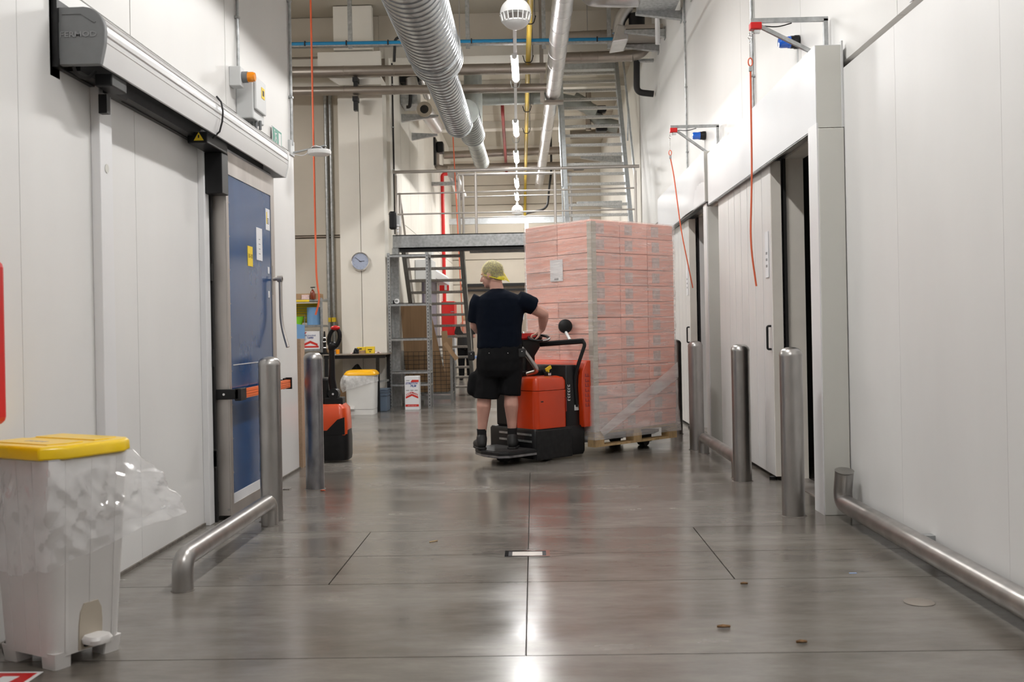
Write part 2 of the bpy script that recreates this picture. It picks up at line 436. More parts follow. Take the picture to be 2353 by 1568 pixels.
panels(wr,'far_wall_panel','pilaster_paint',1.97,[17.9,20.5,23,25.5,28.2],[0,3.1,CZ],.08,-1)
# dark cold rooms behind the two sliding doors
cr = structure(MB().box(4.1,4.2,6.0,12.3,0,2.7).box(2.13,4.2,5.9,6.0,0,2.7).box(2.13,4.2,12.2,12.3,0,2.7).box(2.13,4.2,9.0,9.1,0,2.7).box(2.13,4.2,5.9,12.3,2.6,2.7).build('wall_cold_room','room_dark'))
# --- back wall of the side bay, pilaster with the clock
wb = structure(MB().box(-7.0,-2.40,16.05,16.3,0,CZ).build('wall_back','joint_tan'))
for (x0,x1) in ((-7.0,-4.6),(-4.6,-2.40)):
    for (z0,z1) in ((0,2.74),(2.78,5.10),(5.10,5.62),(5.66,CZ)):
        yb = 16.0 if z0 != 5.10 else 15.93
        MB().box(x0+.003,x1-.003,yb,16.06,z0+.008,z1-.008).build('wall_panel','cream_wall' if z0 != 5.10 else 'pilaster_paint',wb)
MB().box(-7.0,-2.40,15.985,16.06,2.752,2.768).build('joint_strip','joint_tan',wb)
pil = structure(MB().box(-3.0,-2.68,15.55,16.05,0,CZ-.02).build('wall_pilaster','pilaster_paint'))
MB().box(-2.672,-2.30,15.56,16.05,0,5.2).build('pilaster_panel','pilaster_paint',pil)
MB().prism([(-3.28,5.58),(-2.30,5.58),(-2.30,5.06),(-2.95,5.06),(-3.28,5.3)],15.45,15.56,'y').build('corbel','pilaster_paint',pil)
MB().box(-3.02,-2.42,15.42,15.56,5.6,CZ-.02).build('upper_block','pilaster_paint',pil)
wbl = structure(MB().box(-7.2,-7.0,-2.6,28.4,0,CZ).build('wall_bay_left','cream_wall'))
# --- left wall of the far corridor
wf = structure(MB().box(-2.42,-2.30,16.05,28.3,0,CZ).build('wall_left_far','joint_tan'))
panels(wf,'far_wall_panel','pilaster_paint',-2.25,[16.0,17.3,18.6,19.9,21.2,22.5,23.8,25.1,26.4,28.2],[0,3.1,CZ],.06,1,.006)
# --- header beam across the corridor and the far end wall
wh = structure(MB().box(-2.40,2.05,16.0,16.35,5.83,CZ).build('wall_header','cream_wall'))
MB().box(-2.40,2.05,16.02,16.5,5.62,5.82).build('header_ledge','pilaster_paint',wh)
we = structure(MB().box(-2.4,2.1,28.26,28.5,0,CZ).build('wall_far','joint_tan'))
zc = [2.5,3.2,3.9,4.55,4.75,5.3,CZ]
for k in range(len(zc)-1): MB().box(-2.3,2.0,28.2,28.27,zc[k]+.01,zc[k+1]-.01).build('wall_panel','cream_wall',we)
MB().box(-2.3,-1.95,28.2,28.27,0,2.49).box(-.1,2.0,28.2,28.27,0,2.49).build('wall_panel','cream_wall',we)
MB().box(-2.3,2.0,27.6,28.2,6.0,CZ).build('end_beam','pilaster_paint',we)
ceil = structure(MB().box(-7.2,2.3,-2.8,28.5,CZ,CZ+.2).build('ceiling','ceiling_paint'))
for y in (3.0,7.0,11.0,15.0,19.5,23.5): MB().box(-7.0,2.0,y-.006,y+.006,CZ-.004,CZ).build('ceiling_joint','joint_tan',ceil)
for y in (20.3,24.3): MB().box(-2.25,1.97,y,y+.35,CZ-.18,CZ).build('ceiling_beam','pilaster_paint',ceil)
bs_ = structure(MB().box(-2.10,-2.088,-2.6,4.72,0,.018).box(-2.10,-2.088,4.86,6.24,0,.018).box(-2.10,-2.088,7.66,8.8,0,.018).build('baseboard_left','seal_grey'))
wn = structure(MB().box(-2.3,2.2,-2.8,-2.6,0,CZ).build('wall_near','white_panel'))

# --- trims on the left wall beside the sliding door
t1 = structure(MB().box(-2.10,-2.055,4.72,4.86,0,2.45).build('trim_1','trim_white',bevel=.004))
hb = MB(); hb.lathe([(.0001,0),(.022,0),(.022,.002),(.0001,.002)],(-2.0545,4.79,2.02),Matrix.Rotation(R(90),3,'Y'),16); hb.build('screw_cap','white_dim',t1)
t2 = structure(MB().box(-2.10,-2.06,6.24,6.33,0,2.5).build('trim_2','trim_white',bevel=.004))
MB().box(-2.10,-2.05,6.345,6.375,0,2.42).build('rubber_seal','black_rubber',t2)
for z in (.35,.36,1.0,1.55): MB().box(-2.10,-2.048,6.325,6.347,z,z+.11).build('seal_clip','black_rubber',t2)

# ---------------------------------------------------------------- door_1 / door_2: white sliding doors on the right
def sliding_door(n, y0, yop, y1, dent):
    """post at y0, opening y0+.2..yop, leaf parked yop..y1"""
    root = bpy.data.objects.new('door_%d' % n, None); COL.objects.link(root); root.location = (1.9,y0,0); root['kind'] = 'structure'
    MB().box(1.805,1.965,y0,y0+.19,0,2.425).build('post','white_dim',root,bevel=.004)
    MB().box(1.797,1.806,y0+.005,y0+.20,0,2.46).build('post_lit_face','trim_white',root)  # lighter sheet paints in the lit inner face of the post
    lf = MB().box(1.845,1.925,yop,y1,.03,2.46).build('leaf','door_grey',root,bevel=.004)
    MB().box(1.848,1.925,yop-.012,yop,.03,2.46).build('leaf_edge','door_edge',lf)
    MB().box(1.86,1.935,y1,y1+.05,0,2.46).build('leaf_seal','black_rubber',lf)
    for k in range(6):
        y = yop+.28+k*.27
        if y < y1-.1: MB().box(1.8425,1.846,y,y+.012,.05,2.44).build('leaf_rib','door_grey',lf)
    h = MB(); h.tube(bend([(1.845,yop+.05,1.19),(1.815,yop+.05,1.19),(1.815,yop+.05,1.01),(1.845,yop+.05,1.01)],.02),.009,10); h.build('handle','black_metal',lf,60)
    MB().cbox((1.84,yop+.12,1.75),(.006,.10,.36)).build('notice','paper',lf)
    for k in range(3): MB().cbox((1.8365,yop+.12,1.66+.05*k),(.001,.05,.02)).build('notice_print','ink_grey',lf)
    fr = MB().box(1.97,2.11,yop+.03,yop+.05,0,2.5).box(1.97,2.11,y0+.19,y0+.20,0,2.5).box(1.97,2.11,y0+.19,yop+.05,2.48,2.5)
    fr.build('frame_lining','door_edge',root)
    MB().box(1.945,1.968,yop+.004,yop+.028,0,2.48).build('gap_shade_strip','black_rubber',root)  # black strip paints the shade of the gap behind the leaf
    MB().box(1.93,2.11,y0+.2,yop+.03,0.0,.006).build('threshold','stainless',root)
    MB().box(2.115,2.125,y0+.19,y0+.24,0,2.5).build('curtain_edge','red_paint',root)
    MB().cyl((1.835,yop+.03,.0),(1.835,yop+.03,.025),.03,.03,14).build('floor_roller','black_plastic',root,40)
    return root
d1 = sliding_door(1, 6.27, 7.72, 9.86, False)
d2 = sliding_door(2, 10.24, 11.75, 13.9, True)

def rail_cover(label, y0, y1, xin, dent, zb=2.43, zt=2.95):
    t = thing('door_rail_cover', label, 'door cover', ((xin+1.97)/2, (y0+y1)/2, 2.46), 0, 'white sliding door rail covers')
    ny, nz = 40, 10
    b = MB(); rings = []
    for i in range(ny+1):
        y = y0+(y1-y0)*i/ny; ring = []
        for k in range(nz+1):
            z = zb+(zt-zb)*k/nz; dx = 0; dz = 0
            if dent:
                e = math.exp(-((y-y0-.32)/.28)**2)
                dx = .055*e*math.exp(-((z-zb-.1)/.14)**2) - .02*math.exp(-((y-y0-1.1)/.5)**2)*math.exp(-((z-2.55)/.2)**2)
                dz = .03*e*(1-k/nz)
            ring.append((xin+dx, y, z+dz))
        ring += [(1.965,y,zt),(1.965,y,zt-.015),(xin+.015,y,zt-.015)]
        rings.append(ring)
    b.loft(rings)
    b.build('front_sheet','cover_white',t,30)
    MB().box(xin+.003,1.965,y0-.004,y0+.004,zb+.002,zt-.004).build('end_sheet','white_dim',t)  # cover end in the dimmer white, its shade set by colour
    MB().box(xin+.02,1.965,y0,y1,zt-.07,zt-.015).build('track_beam','galvanised',t)
    MB().box(xin,xin+.02,y0,y1,zb-.005,zb+.005).build('bottom_lip','galvanised',t)
    MB().box(1.90,1.965,y0+.01,y1,2.5,2.56).build('track','aluminium',t)
    return t
c1 = rail_cover('long white sheet metal rail cover above the nearest door on the right wall', 6.29, 10.16, 1.80, False)
MB().box(1.958,1.969,6.27,6.30,2.43,2.97).build('wall_flange','light_grey_box',c1)
rail_cover('dented white sheet metal rail cover above the farther door, behind the nearer cover', 10.22, 14.0, 1.775, True, 2.47, 2.99)
# ================================================================ LEFT DOOR (blue leaf) AND ITS OPERATOR
d3 = bpy.data.objects.new('door_3', None); COL.objects.link(d3); d3.location = (-2.03,7.0,0); d3['kind'] = 'structure'
LX, LY0, LY1 = -1.975, 6.40, 7.60
MB().box(-2.095,LX-.004,LY0,LY1,.03,2.40).build('leaf_core','stainless',d3,bevel=.004)
lf = MB().box(LX-.004,LX-.001,LY0+.05,LY1-.1,.16,2.25).build('blue_panel','blue_door',d3)
MB().prism([(LY0,2.40),(LY1,2.40),(LY1-.10,2.25),(LY0+.03,2.25)],LX-.004,LX+.004,'x').build('top_rail','stainless',d3)
MB().prism([(LY1,2.40),(LY1,.03),(LY1-.10,.13),(LY1-.10,2.25)],LX-.004,LX+.004,'x').build('far_stile','stainless',d3)
MB().box(LX-.004,LX+.004,LY0,LY0+.05,.03,2.40).build('near_stile','stainless',d3)
MB().prism([(LY0+.05,.03),(LY1,.03),(LY1-.10,.10),(LY0+.05,.10)],LX-.004,LX+.004,'x').build('bottom_rail','stainless',d3)
MB().box(LX-.004,LX+.001,LY0+.05,LY1-.1,.10,.165).build('kick_strip','paper',d3)
for i,(y,z) in enumerate(((LY0-.001,.12),(LY0-.001,.07))):
    MB().cyl((-2.06+.07*i,LY0-.004,z),(-2.06+.07*i,LY0,z),.008,.008,10).build('bolt','steel_satin',d3)
for k in range(9): MB().box(LX-.001,LX+.006,LY0+.045,LY0+.053,.3+k*.22,.31+k*.22).build('rivet_clip','steel_satin',d3)
MB().box(LX-.001,LX+.0012,6.5,7.5,1.0,1.006).build('scratch_line','light_grey_box',d3)
bar = MB().box(-1.925,-1.895,LY0+.10,LY1+.10,.785,.845).build('push_bar','orange_plastic',d3)
for (z) in (.798,.815,.832): MB().box(-1.896,-1.893,LY0+.11,LY1+.09,z-.002,z+.002).build('grip_rib','orange_plastic',bar)
br = MB().box(-2.085,-1.905,LY0-.03,LY0-.005,.785,.85).box(-1.93,-1.89,LY0-.03,LY0+.10,.775,.855).build('bar_bracket','black_plastic',d3,bevel=.004)
for x in (-2.06,-2.0): MB().cyl((x,LY0-.034,.818),(x,LY0-.03,.818),.008,.008,10).build('screw','chrome',br)
MB().prism([(LY1+.10,.775),(LY1+.115,.785),(LY1+.115,.845),(LY1+.10,.86),(LY1+.02,.86),(LY1+.02,.775)],-1.935,-1.925,'x').box(-1.935,-1.885,LY1+.10,LY1+.118,.772,.862).box(-1.98,-1.93,LY1-.02,LY1+.05,.78,.85).build('bar_bracket','black_plastic',d3,bevel=.003)
hd = MB(); hd.cyl((LX,7.53,1.62),(-1.90,7.53,1.62),.014,.014,16).cyl((-1.935,7.53,1.62),(-1.90,7.53,1.62),.025,.025,18); hd.build('handle_boss','stainless',d3,40)
MB().tube(bend([(-1.915,7.53,1.61),(-1.915,7.53,1.28),(-1.86,7.50,1.10)],.1),.014,12).build('handle_bar','stainless',d3,50)
MB().box(LX,LX+.007,7.515,7.555,1.50,1.72).build('lock_plate','stainless',d3)
# papers and stickers on the leaf
FX = (1,0,0)
def leafpaper(name, y, z, w, h, mat):
    return plate(face_matrix((LX-.001,y,z),FX), w, h, .003).build(name, mat, d3)
pp = leafpaper('paper_sheet',7.18,1.855,.15,.235,'paper')
for k in range(4): plate(face_matrix((LX+.002,7.18,1.89-.035*k),FX),.03+.01*(k%2),.006,.001).build('print_line','ink_grey',pp)
yp = leafpaper('yellow_notice',6.94,1.75,.12,.14,'paper_yellow')
text('lettering','10-10',.045,'ink_black',yp,face_matrix((LX+.0025,6.94,1.75),FX,roll=0),.0004)
wp = leafpaper('barcode_sticker',7.42,2.06,.11,.16,'paper')
for k in range(4): plate(face_matrix((LX+.002,7.42,2.03+.012*k),FX),.05,.005,.001).build('barcode','ink_black',wp)
plate(face_matrix((LX+.002,7.39,2.07),FX),.02,.09,.001).build('sticker_band','paper_yellow',wp)
for y,z in ((7.42,1.68),(7.42,1.50)): leafpaper('tape_patch',y,z,.04,.05,'paper')
MB().box(-2.02,-1.96,LY1+.01,LY1+.05,0,.10).box(-1.99,-1.90,LY1+.02,LY1+.09,0,.008).build('floor_guide','steel_satin',d3)

op = thing('door_operator','long silver motor cover with grey end cap over the blue sliding door','door operator',(-1.99,6.0,2.42))
def prof(o=0, n=10):
    """cross section in (x, z) from the wall foot round the nose"""
    pts = [(-2.10,2.66+o),(-1.965,2.66+o)]
    for i in range(n+1):
        a = PI/2*(1-i/n); pts.append((-1.965+(.085+o)*math.cos(a), 2.565+(.095+o)*math.sin(a)))
    pts += [(-1.885+o,2.50),(-1.905+o,2.42-o),(-2.10,2.42-o)]
    return pts
P0 = prof()[1:-1]
rings = []
inner = [(x-.012 if x > -1.96 else x, z-.012 if z > 2.5 else z) for x,z in P0]
for y in (4.40,7.70): rings.append([(x,y,z) for x,z in P0]+[(x,y,z) for x,z in reversed(inner)])
MB().loft(rings).build('cover','cover_silver',op,30)
for (x,z) in ((-1.8845,2.52),(-1.8795,2.55),(-1.8845,2.60),(-1.905,2.635)):
    MB().tube([(x,4.40,z),(x,7.70,z)],.0035,6).build('cover_rib','cover_silver',op,40)
MB().prism(prof(.008),4.37,4.405,'y').build('end_cap','grey_plastic',op,35,bevel=.004)
ec = op.children[-1]
MB().prism([(-2.06,2.645),(-1.97,2.645),(-1.91,2.60),(-1.915,2.595),(-1.975,2.635),(-2.06,2.635)],4.366,4.37,'y').box(-2.075,-2.07,4.366,4.37,2.44,2.60).build('cap_moulding','grey_plastic',ec)
text('embossed_lettering','FERMOD',.034,'ink_grey',ec,face_matrix((-1.99,4.369,2.545),(0,-1,0)),.002,1.25,bold=.0008)
MB().prism(prof(.004),7.70,7.715,'y').build('far_end_cap','cover_silver',op,35)
MB().box(-2.11,-2.075,4.35,7.70,2.40,2.70).build('wall_rail','black_metal',op)
MB().box(-2.075,-2.02,4.45,7.69,2.405,2.45).build('track','black_metal',op)
MB().box(-2.13,-2.10,4.33,4.42,2.36,2.71).build('wall_bracket','black_metal',op)
MB().tube(bend([(-2.03,4.39,2.43),(-2.03,4.43,2.38),(-2.01,4.50,2.38),(-2.0,4.56,2.43)],.04),.008,8).build('cable_loop','black_rubber',op,50)
MB().tube([(-1.90+.0,6.02,2.655),(-1.872,6.02,2.62),(-1.862,6.02,2.56),(-1.868,6.02,2.50),(-1.885,6.02,2.44),(-1.93,6.02,2.40)],.006,8).build('cable','black_rubber',op,50)
MB().box(-2.0,-1.92,4.55,4.72,2.36,2.42).box(-2.04,-1.99,4.72,4.90,2.37,2.42).build('belt_tensioner','black_plastic',op,bevel=.006)
MB().box(-2.05,-2.01,4.70,4.74,2.27,2.36).build('sensor','black_plastic',op)
hb = MB().box(-2.08,-1.95,6.26,6.39,2.10,2.36).build('hanger_bracket','black_plastic',op,bevel=.005)
wg = MB().box(-2.06,-1.94,5.95,6.35,2.36,2.43).build('carriage','black_plastic',op,bevel=.006)
wt = MB().prism([(-2.02,2.375),(-1.96,2.375),(-1.99,2.425)],5.947,5.951,'y').build('warning_triangle','paper_yellow',wg)
MB().box(-1.994,-1.986,5.945,5.947,2.39,2.408).build('warning_mark','ink_black',wt)
MB().prism([(6.45,2.42),(7.6,2.42),(7.6,2.37),(6.45,2.37)],-1.985,-1.98,'x').build('crumpled_tape','foil',op)

# ---------------------------------------------------------------- things on the left wall
s = 1
cb = thing('control_cabinet','grey plastic control cabinet on the wall above the blue door','control box',(-2.05,7.3,2.72))
q = MB().box(-2.112,-1.985,7.13,7.42,2.76,3.08).build('body','light_grey_box',cb,bevel=.01)
MB().box(-1.985,-1.965,7.14,7.41,2.83,3.07).build('front_cover','light_grey_box',cb,bevel=.008)
MB().box(-1.966,-1.962,7.28,7.36,2.94,3.02).build('warning_label','paper_yellow',cb)
MB().box(-1.9625,-1.961,7.30,7.34,2.96,3.0).build('warning_mark','ink_black',cb)
for k in range(4): MB().cyl((-2.06+.03*k,7.25,2.70),(-2.06+.03*k,7.25,2.765),.011,.011,10).build('cable_gland','grey_plastic',cb,40)
bz = thing('beacon','small amber warning beacon on a grey box beside the control cabinet','warning light',(-2.05,7.02,2.98))
MB().box(-2.112,-2.03,6.98,7.08,2.96,3.10).build('mount_box','light_grey_box',bz,bevel=.006)
MB().cyl((-2.03,7.03,3.03),(-1.99,7.03,3.03),.04,.04,18).build('base_ring','grey_plastic',bz,40)
MB().lathe([(.036,0),(.036,.035),(.03,.05),(.0001,.055)],(-1.99,7.03,3.03),Matrix.Rotation(R(90),3,'Y'),18).build('lens','orange_lens',bz,50)
def conduit(label, x, y, z0, z1, r=.012, mat='galvanised', clips=4, side=1, name='conduit', n=1, group='metal conduits'):
    t = thing(name, label, 'conduit', (x,y,z0), 0, group)
    for j in range(n):
        MB().cyl((x+side*(r+.006),y+j*r*3.2,z0),(x+side*(r+.006),y+j*r*3.2,z1),r,r,10).build('pipe',mat,t,50)
    for k in range(clips):
        z = z0+(z1-z0)*(k+.5)/clips
        MB().box(min(x,x+side*(2*r+.009)),max(x,x+side*(2*r+.009)),y-r*1.6,y+r*1.6+(n-1)*r*3.2,z-.008,z+.008).build('clip','galvanised',t)
    return t
conduit('grey conduit running up the left wall from the control cabinet', -2.112, 7.15, 3.10, 6.25)
cdl = conduit('grey conduit up the corner of the left wall above the access point', -2.112, 8.72, 2.86, 6.25, .014)
es = tag(plate(face_matrix((-2.1,8.22,2.83),FX),.30,.15,.006).build('exit_sign','ink_white'),'green emergency exit sign on the left wall beyond the control cabinet','exit sign')
plate(face_matrix((-2.0938,8.22,2.83),FX),.285,.135,.001).build('sign_face','sign_green',es)
plate(face_matrix((-2.0928,8.30,2.83),FX),.08,.10,.001).build('door_symbol','ink_white',es)
rm = MB(); M_ = face_matrix((-2.0928,8.17,2.83),FX)
for (a,b_,w) in (((-.03,.03),(.0,.0),.016),((0,0),(.03,-.02),.014),((.03,-.02),(.02,-.05),.014),((0,0),(-.03,-.04),.014),((-.02,.02),(.03,.03),.01)):
    rm.beam((*a,.0005),(*b_,.0005),w,.001)
rm.ell((-.035,.045,.0005),(.011,.011,.001),10,6)
rm.v = [M_ @ p for p in rm.v]; rm.build('running_figure','ink_white',es)
ap = thing('access_point','flat white wireless access point on an arm at the wall corner','access point',(-2.0,8.78,2.82))
MB().box(-2.112,-2.09,8.66,8.80,2.77,2.90).build('wall_plate','light_grey_box',ap)
MB().beam((-2.10,8.76,2.80),(-1.80,8.76,2.86),.03,.012).build('arm','galvanised',ap)
MB().lathe([(.02,.05),(.10,.045),(.105,.03),(.10,.008),(.08,0)],(-1.86,8.76,2.775),None,22).build('disc','speaker_white',ap,40)
MB().box(-1.93,-1.80,8.71,8.81,2.815,2.835).build('mount','black_plastic',ap)
MB().tube(bend([(-2.10,8.74,2.79),(-1.98,8.72,2.76),(-1.90,8.71,2.86),(-1.82,8.71,2.83)],.05),.004,6).build('cable','paper',ap,60)

# ---------------------------------------------------------------- bollards and guard rails
def bollard(x, y, label, mat='steel_satin', group='steel bollards along the corridor'):
    t = thing('bollard', label, 'bollard', (x,y,0), 0, group)
    MB().lathe([(.07,0),(.07,1.012)],(x,y,0),None,32).build('post',mat,t,40)
    MB().lathe([(.0715,1.0),(.0715,1.014),(.069,1.018),(.066,1.03),(.052,1.045),(.03,1.055),(.0001,1.058)],(x,y,0),None,32).build('cap','steel_satin',t,35)
    MB().lathe([(.082,0),(.078,.003),(.071,.004)],(x,y,0),None,24,False).build('floor_seal','seal_grey',t,40)
    return t
bollard(-1.70,6.36,'brushed steel bollard in front of the blue door')
bollard(-1.705,7.65,'scuffed steel bollard in front of the orange pallet jack','steel_scuffed')
bollard(1.61,6.28,'nearest steel bollard on the right, beside the open doorway post')
bollard(1.588,7.70,'second nearest steel bollard on the right, at the near end of the low rail')
bollard(1.567,9.70,'third nearest steel bollard on the right, at the far end of the low rail')
bollard(1.575,11.15,'farthest steel bollard on the right, half hidden behind the wrapped load')
def rail(x, y0, y1, label, r=.049):
    t = thing('guard_rail', label, 'guard rail', (x,(y0+y1)/2,0), 0, 'low tubular floor rails')
    MB().tube(bend([(x,y0,0),(x,y0,.152),(x,y1,.152),(x,y1,0)],.17,9),r,20).build('rail_tube','steel_satin',t,50)
    for y in (y0,y1): MB().lathe([(r+.006,0),(r+.004,.003),(r,.004)],(x,y,0),None,20,False).build('floor_seal','seal_grey',t)
    return t
rail(-1.675,4.66,6.22,'low tubular steel rail on the floor along the left wall by the blue door')
rail(1.585,7.86,9.42,'low tubular steel rail on the floor between two bollards on the right')
gp = thing('wall_guard_pipe','grey steel pipe running low along the right wall with a turned up end','guard rail',(1.88,3,0))
MB().tube(bend([(1.875,6.10,.30),(1.878,6.17,.10),(1.88,5.9,.10),(1.88,-2.5,.10)],.16,8),.055,20).build('pipe','steel_satin',gp,50)
MB().lathe([(.056,0),(.058,.006),(.045,.007),(.0001,.002)],(1.875,6.10,.298),Matrix.Rotation(R(14),3,'X'),20).build('pipe_end','steel_satin',gp,40)
for y in (5.0,2.5,0.0): MB().box(1.9,1.97,y-.03,y+.03,.06,.14).build('wall_bracket','galvanised',gp)
# ================================================================ OVERHEAD
# tube lamps on one trunking line along the corridor
LZ = 4.73
def lx(y): return -.17-.015*(y-13)
tr = thing('light_trunking','slim white lamp trunking hung along the middle of the corridor','trunking',(lx(12),12,LZ+.07))
MB().beam((lx(-2.4),-2.4,LZ+.066),(lx(27.6),27.6,LZ+.066),.044,.038).build('rail','lamp_white',tr)
for y in (-1.0,2.9,6.7,11.6,14.6,18.9,22.2,25.6):
    LXX = lx(y)
    MB().cyl((LXX,y,LZ+.085),(LXX,y,CZ),.004,.004,6).build('hanger','steel_satin',tr)
    MB().tube(bend([(LXX-.07,y,LZ+.12),(LXX-.05,y,LZ+.02),(LXX+.05,y,LZ+.02),(LXX+.07,y,LZ+.12)],.03,4),.007,6).build('clamp','galvanised',tr,50)
def tube_lamp(y, label):
    LXX = lx(y)
    t = thing('tube_lamp', label, 'lamp', (LXX,y,LZ), 0, 'tube lamps on the trunking line')
    MB().box(LXX-.04,LXX+.04,y-.61,y+.61,LZ+.02,LZ+.046).build('housing','lamp_white',t)
    pr = [(LXX+.045,LZ+.02),(LXX+.043,LZ+.006),(LXX-.043,LZ+.006),(LXX-.045,LZ+.02)]
    MB().prism(pr,y-.60,y+.60,'y').build('diffuser','tube_light',t,50)
    for s_ in (-1,1): MB().cyl((LXX,y+s_*.60,LZ+.012),(LXX,y+s_*.625,LZ+.012),.04,.035,12).build('end_cap','light_grey_box',t)
LY = [2.1,5.9,9.7,13.5,17.5,20.4,24.0,26.5]
LN = ['tube lamp on the trunking, second behind the ball loudspeaker','tube lamp on the trunking above the floor drain, over the top of the view',
      'tube lamp on the trunking above the worker, just over the top of the view','glowing tube lamp nearest in view, below the near ball loudspeaker','second glowing tube lamp in view along the trunking line',
      'third glowing tube lamp in view along the trunking line','fourth glowing tube lamp in view along the trunking line','farthest glowing tube lamp on the line, above the small ball loudspeaker']
for y,l in zip(LY,LN): tube_lamp(y,l)
# unseen lamps added to light the side bay
for x,y,l in ((-4.6,12.6,'unseen tube lamp added to light the back wall of the side bay'),(-4.6,9.2,'unseen tube lamp added in the side bay behind the left wall')):
    t = thing('tube_lamp', l, 'lamp', (x,y,4.9), 0, 'added lamps in the side bay')
    MB().box(x-.05,x+.05,y-.61,y+.61,4.92,4.96).build('housing','lamp_white',t)
    MB().box(x-.04,x+.04,y-.60,y+.60,4.88,4.92).build('diffuser','tube_light',t)
    MB().cyl((x,y,4.96),(x,y,CZ),.006,.006,6).build('hanger','steel_satin',t)
def ball(px, py, Y, r, label):
    c = W(px,py,Y); c.x = lx(Y); t = thing('ball_loudspeaker', label, 'loudspeaker', c, 0, 'white ball loudspeakers')
    up = [(r*math.cos(R(a)), r*math.sin(R(a))) for a in range(-2,91,8)]
    up[-1] = (.0001, r)
    MB().lathe([(r*.93,-.035*r)]+up,c,None,32).build('upper_shell','speaker_white',t,40)
    lo = [(r*math.cos(R(a)), r*math.sin(R(a))) for a in range(-90,-27,7)]
    lo[0] = (.0001,-r)
    MB().lathe(lo+[(r*.80,-r*.47)],c,None,32).build('lower_shell','speaker_white',t,40)
    MB().lathe([(r*.30,-r*.5),(r*.55,-.03*r)],c,None,24).build('cone','speaker_inner',t,40)
    for k in range(18):
        a = 2*PI*k/18; d = Vector((math.cos(a),math.sin(a),0))
        MB().beam(c+d*r*.97+Vector((0,0,-.03*r)), c+d*r*.87+Vector((0,0,-.50*r)), r*.05, r*.09).build('fin','speaker_white',t)
    MB().cyl(c+Vector((0,0,r)), Vector((c.x,c.y,LZ+.048)),.008,.008,8).build('hanger_rod','speaker_white',t)
    MB().cyl(c+Vector((0,0,r)), c+Vector((0,0,r+.05)),.03,.02,14).build('cap','speaker_white',t,40)
ball(1187,32,7.6,.12,'large white ball loudspeaker hanging at the top of the view')
ball(1187.5,484,21.0,.122,'small far white ball loudspeaker hanging above the platform')

# --- big spiral duct, then narrower
def spiral(label, X, Z, y0, y1, r, mat='zinc_duct', pitch=.137, name='spiral_duct', ridge=.007, group='spiral ducts', collar=True, X1=None, Z1=None):
    X1 = X if X1 is None else X1; Z1 = Z if Z1 is None else Z1
    t = thing(name, label, 'duct', (X,(y0+y1)/2,Z), 0, group)
    n = int((y1-y0)/pitch)
    MB().tube([(X,y0,Z),(X1,y1,Z1)],[r,r],40).build('duct_wall',mat,t,40)
    first = None
    for i in range(n):
        f = (i+.5)*pitch/(y1-y0); c_ = Vector((X+(X1-X)*f, y0+(y1-y0)*f, Z+(Z1-Z)*f))
        if first is None:
            first = MB().lathe([(r,-.011),(r+ridge,-.006),(r+ridge,.006),(r,.011)],(0,0,0),Matrix.Rotation(R(90),3,'X'),40,False).build('seam','duct_seam',t,40); first.location = c_
        else:
            o = first.copy(); COL.objects.link(o); o.parent = t; o.matrix_parent_inverse = first.matrix_parent_inverse.copy(); o.location = c_
    if collar:
        MB().tube([(X1,y1-.02,Z1),(X1,y1+.02,Z1)],[r+.012]*2,36).build('collar','galvanised',t,40)
    return t
sd = spiral('wide ribbed silver spiral duct entering at the top of the view', -1.09, 4.46, 3.0, 11.85, .305)
for y in (5,8.5,11.4):
    MB().cyl((-1.40,y,4.46),(-1.40,y,CZ),.006,.006,6).cyl((-.78,y,4.46),(-.78,y,CZ),.006,.006,6).build('hanger','steel_satin',sd)
    MB().lathe([(.316,-.015),(.322,-.015),(.322,.015),(.316,.015)],(-1.09,y,4.46),Matrix.Rotation(R(90),3,'X'),36).build('hanger_ring','galvanised',sd,40)
s2 = spiral('narrower ribbed silver spiral duct continuing behind the wide one', -1.09, 4.38, 11.85, 15.05, .20, X1=-1.07, Z1=4.33)
s3 = spiral('grey spiral duct length beyond the narrower silver duct', -.96, 4.52, 15.1, 16.85, .195, 'grey_duct', .16)
MB().lathe([(.20,0),(.15,.25)],(-.96,16.87,4.52),Matrix.Rotation(R(-90),3,'X'),28,False).build('reducer','grey_duct',s3,40)
s4 = spiral('thin grey duct running back above the platform railing', -.99, 4.62, 17.1, 20.2, .15, 'grey_duct', .4, ridge=.003)
MB().cyl((-.98,17.5,4.72),(-.98,17.5,CZ),.16,.16,24).build('riser','grey_duct',s4,40)
gd = thing('cross_duct','grey green round duct crossing the corridor beyond the header beam','duct',(-.2,19.4,5.6))
pth = bend([W(1070,262,19.4)+Vector((0,-.3,-.2)),W(1085,240,19.4)+Vector((.1,0,.15)),W(1112,228,19.4),W(1262,224,19.4),W(1325,236,19.4),W(1365,255,19.6)],.15,5)
MB().tube(pth,.125,24).build('duct_wall','grey_duct',gd,40)
for f in (.25,.5,.75):
    p = W(1112+150*f,226,19.4); MB().lathe([(.127,-.01),(.132,0),(.127,.01)],p,Matrix.Rotation(R(90),3,'Y'),24).build('seam_ring','grey_duct',gd,40)
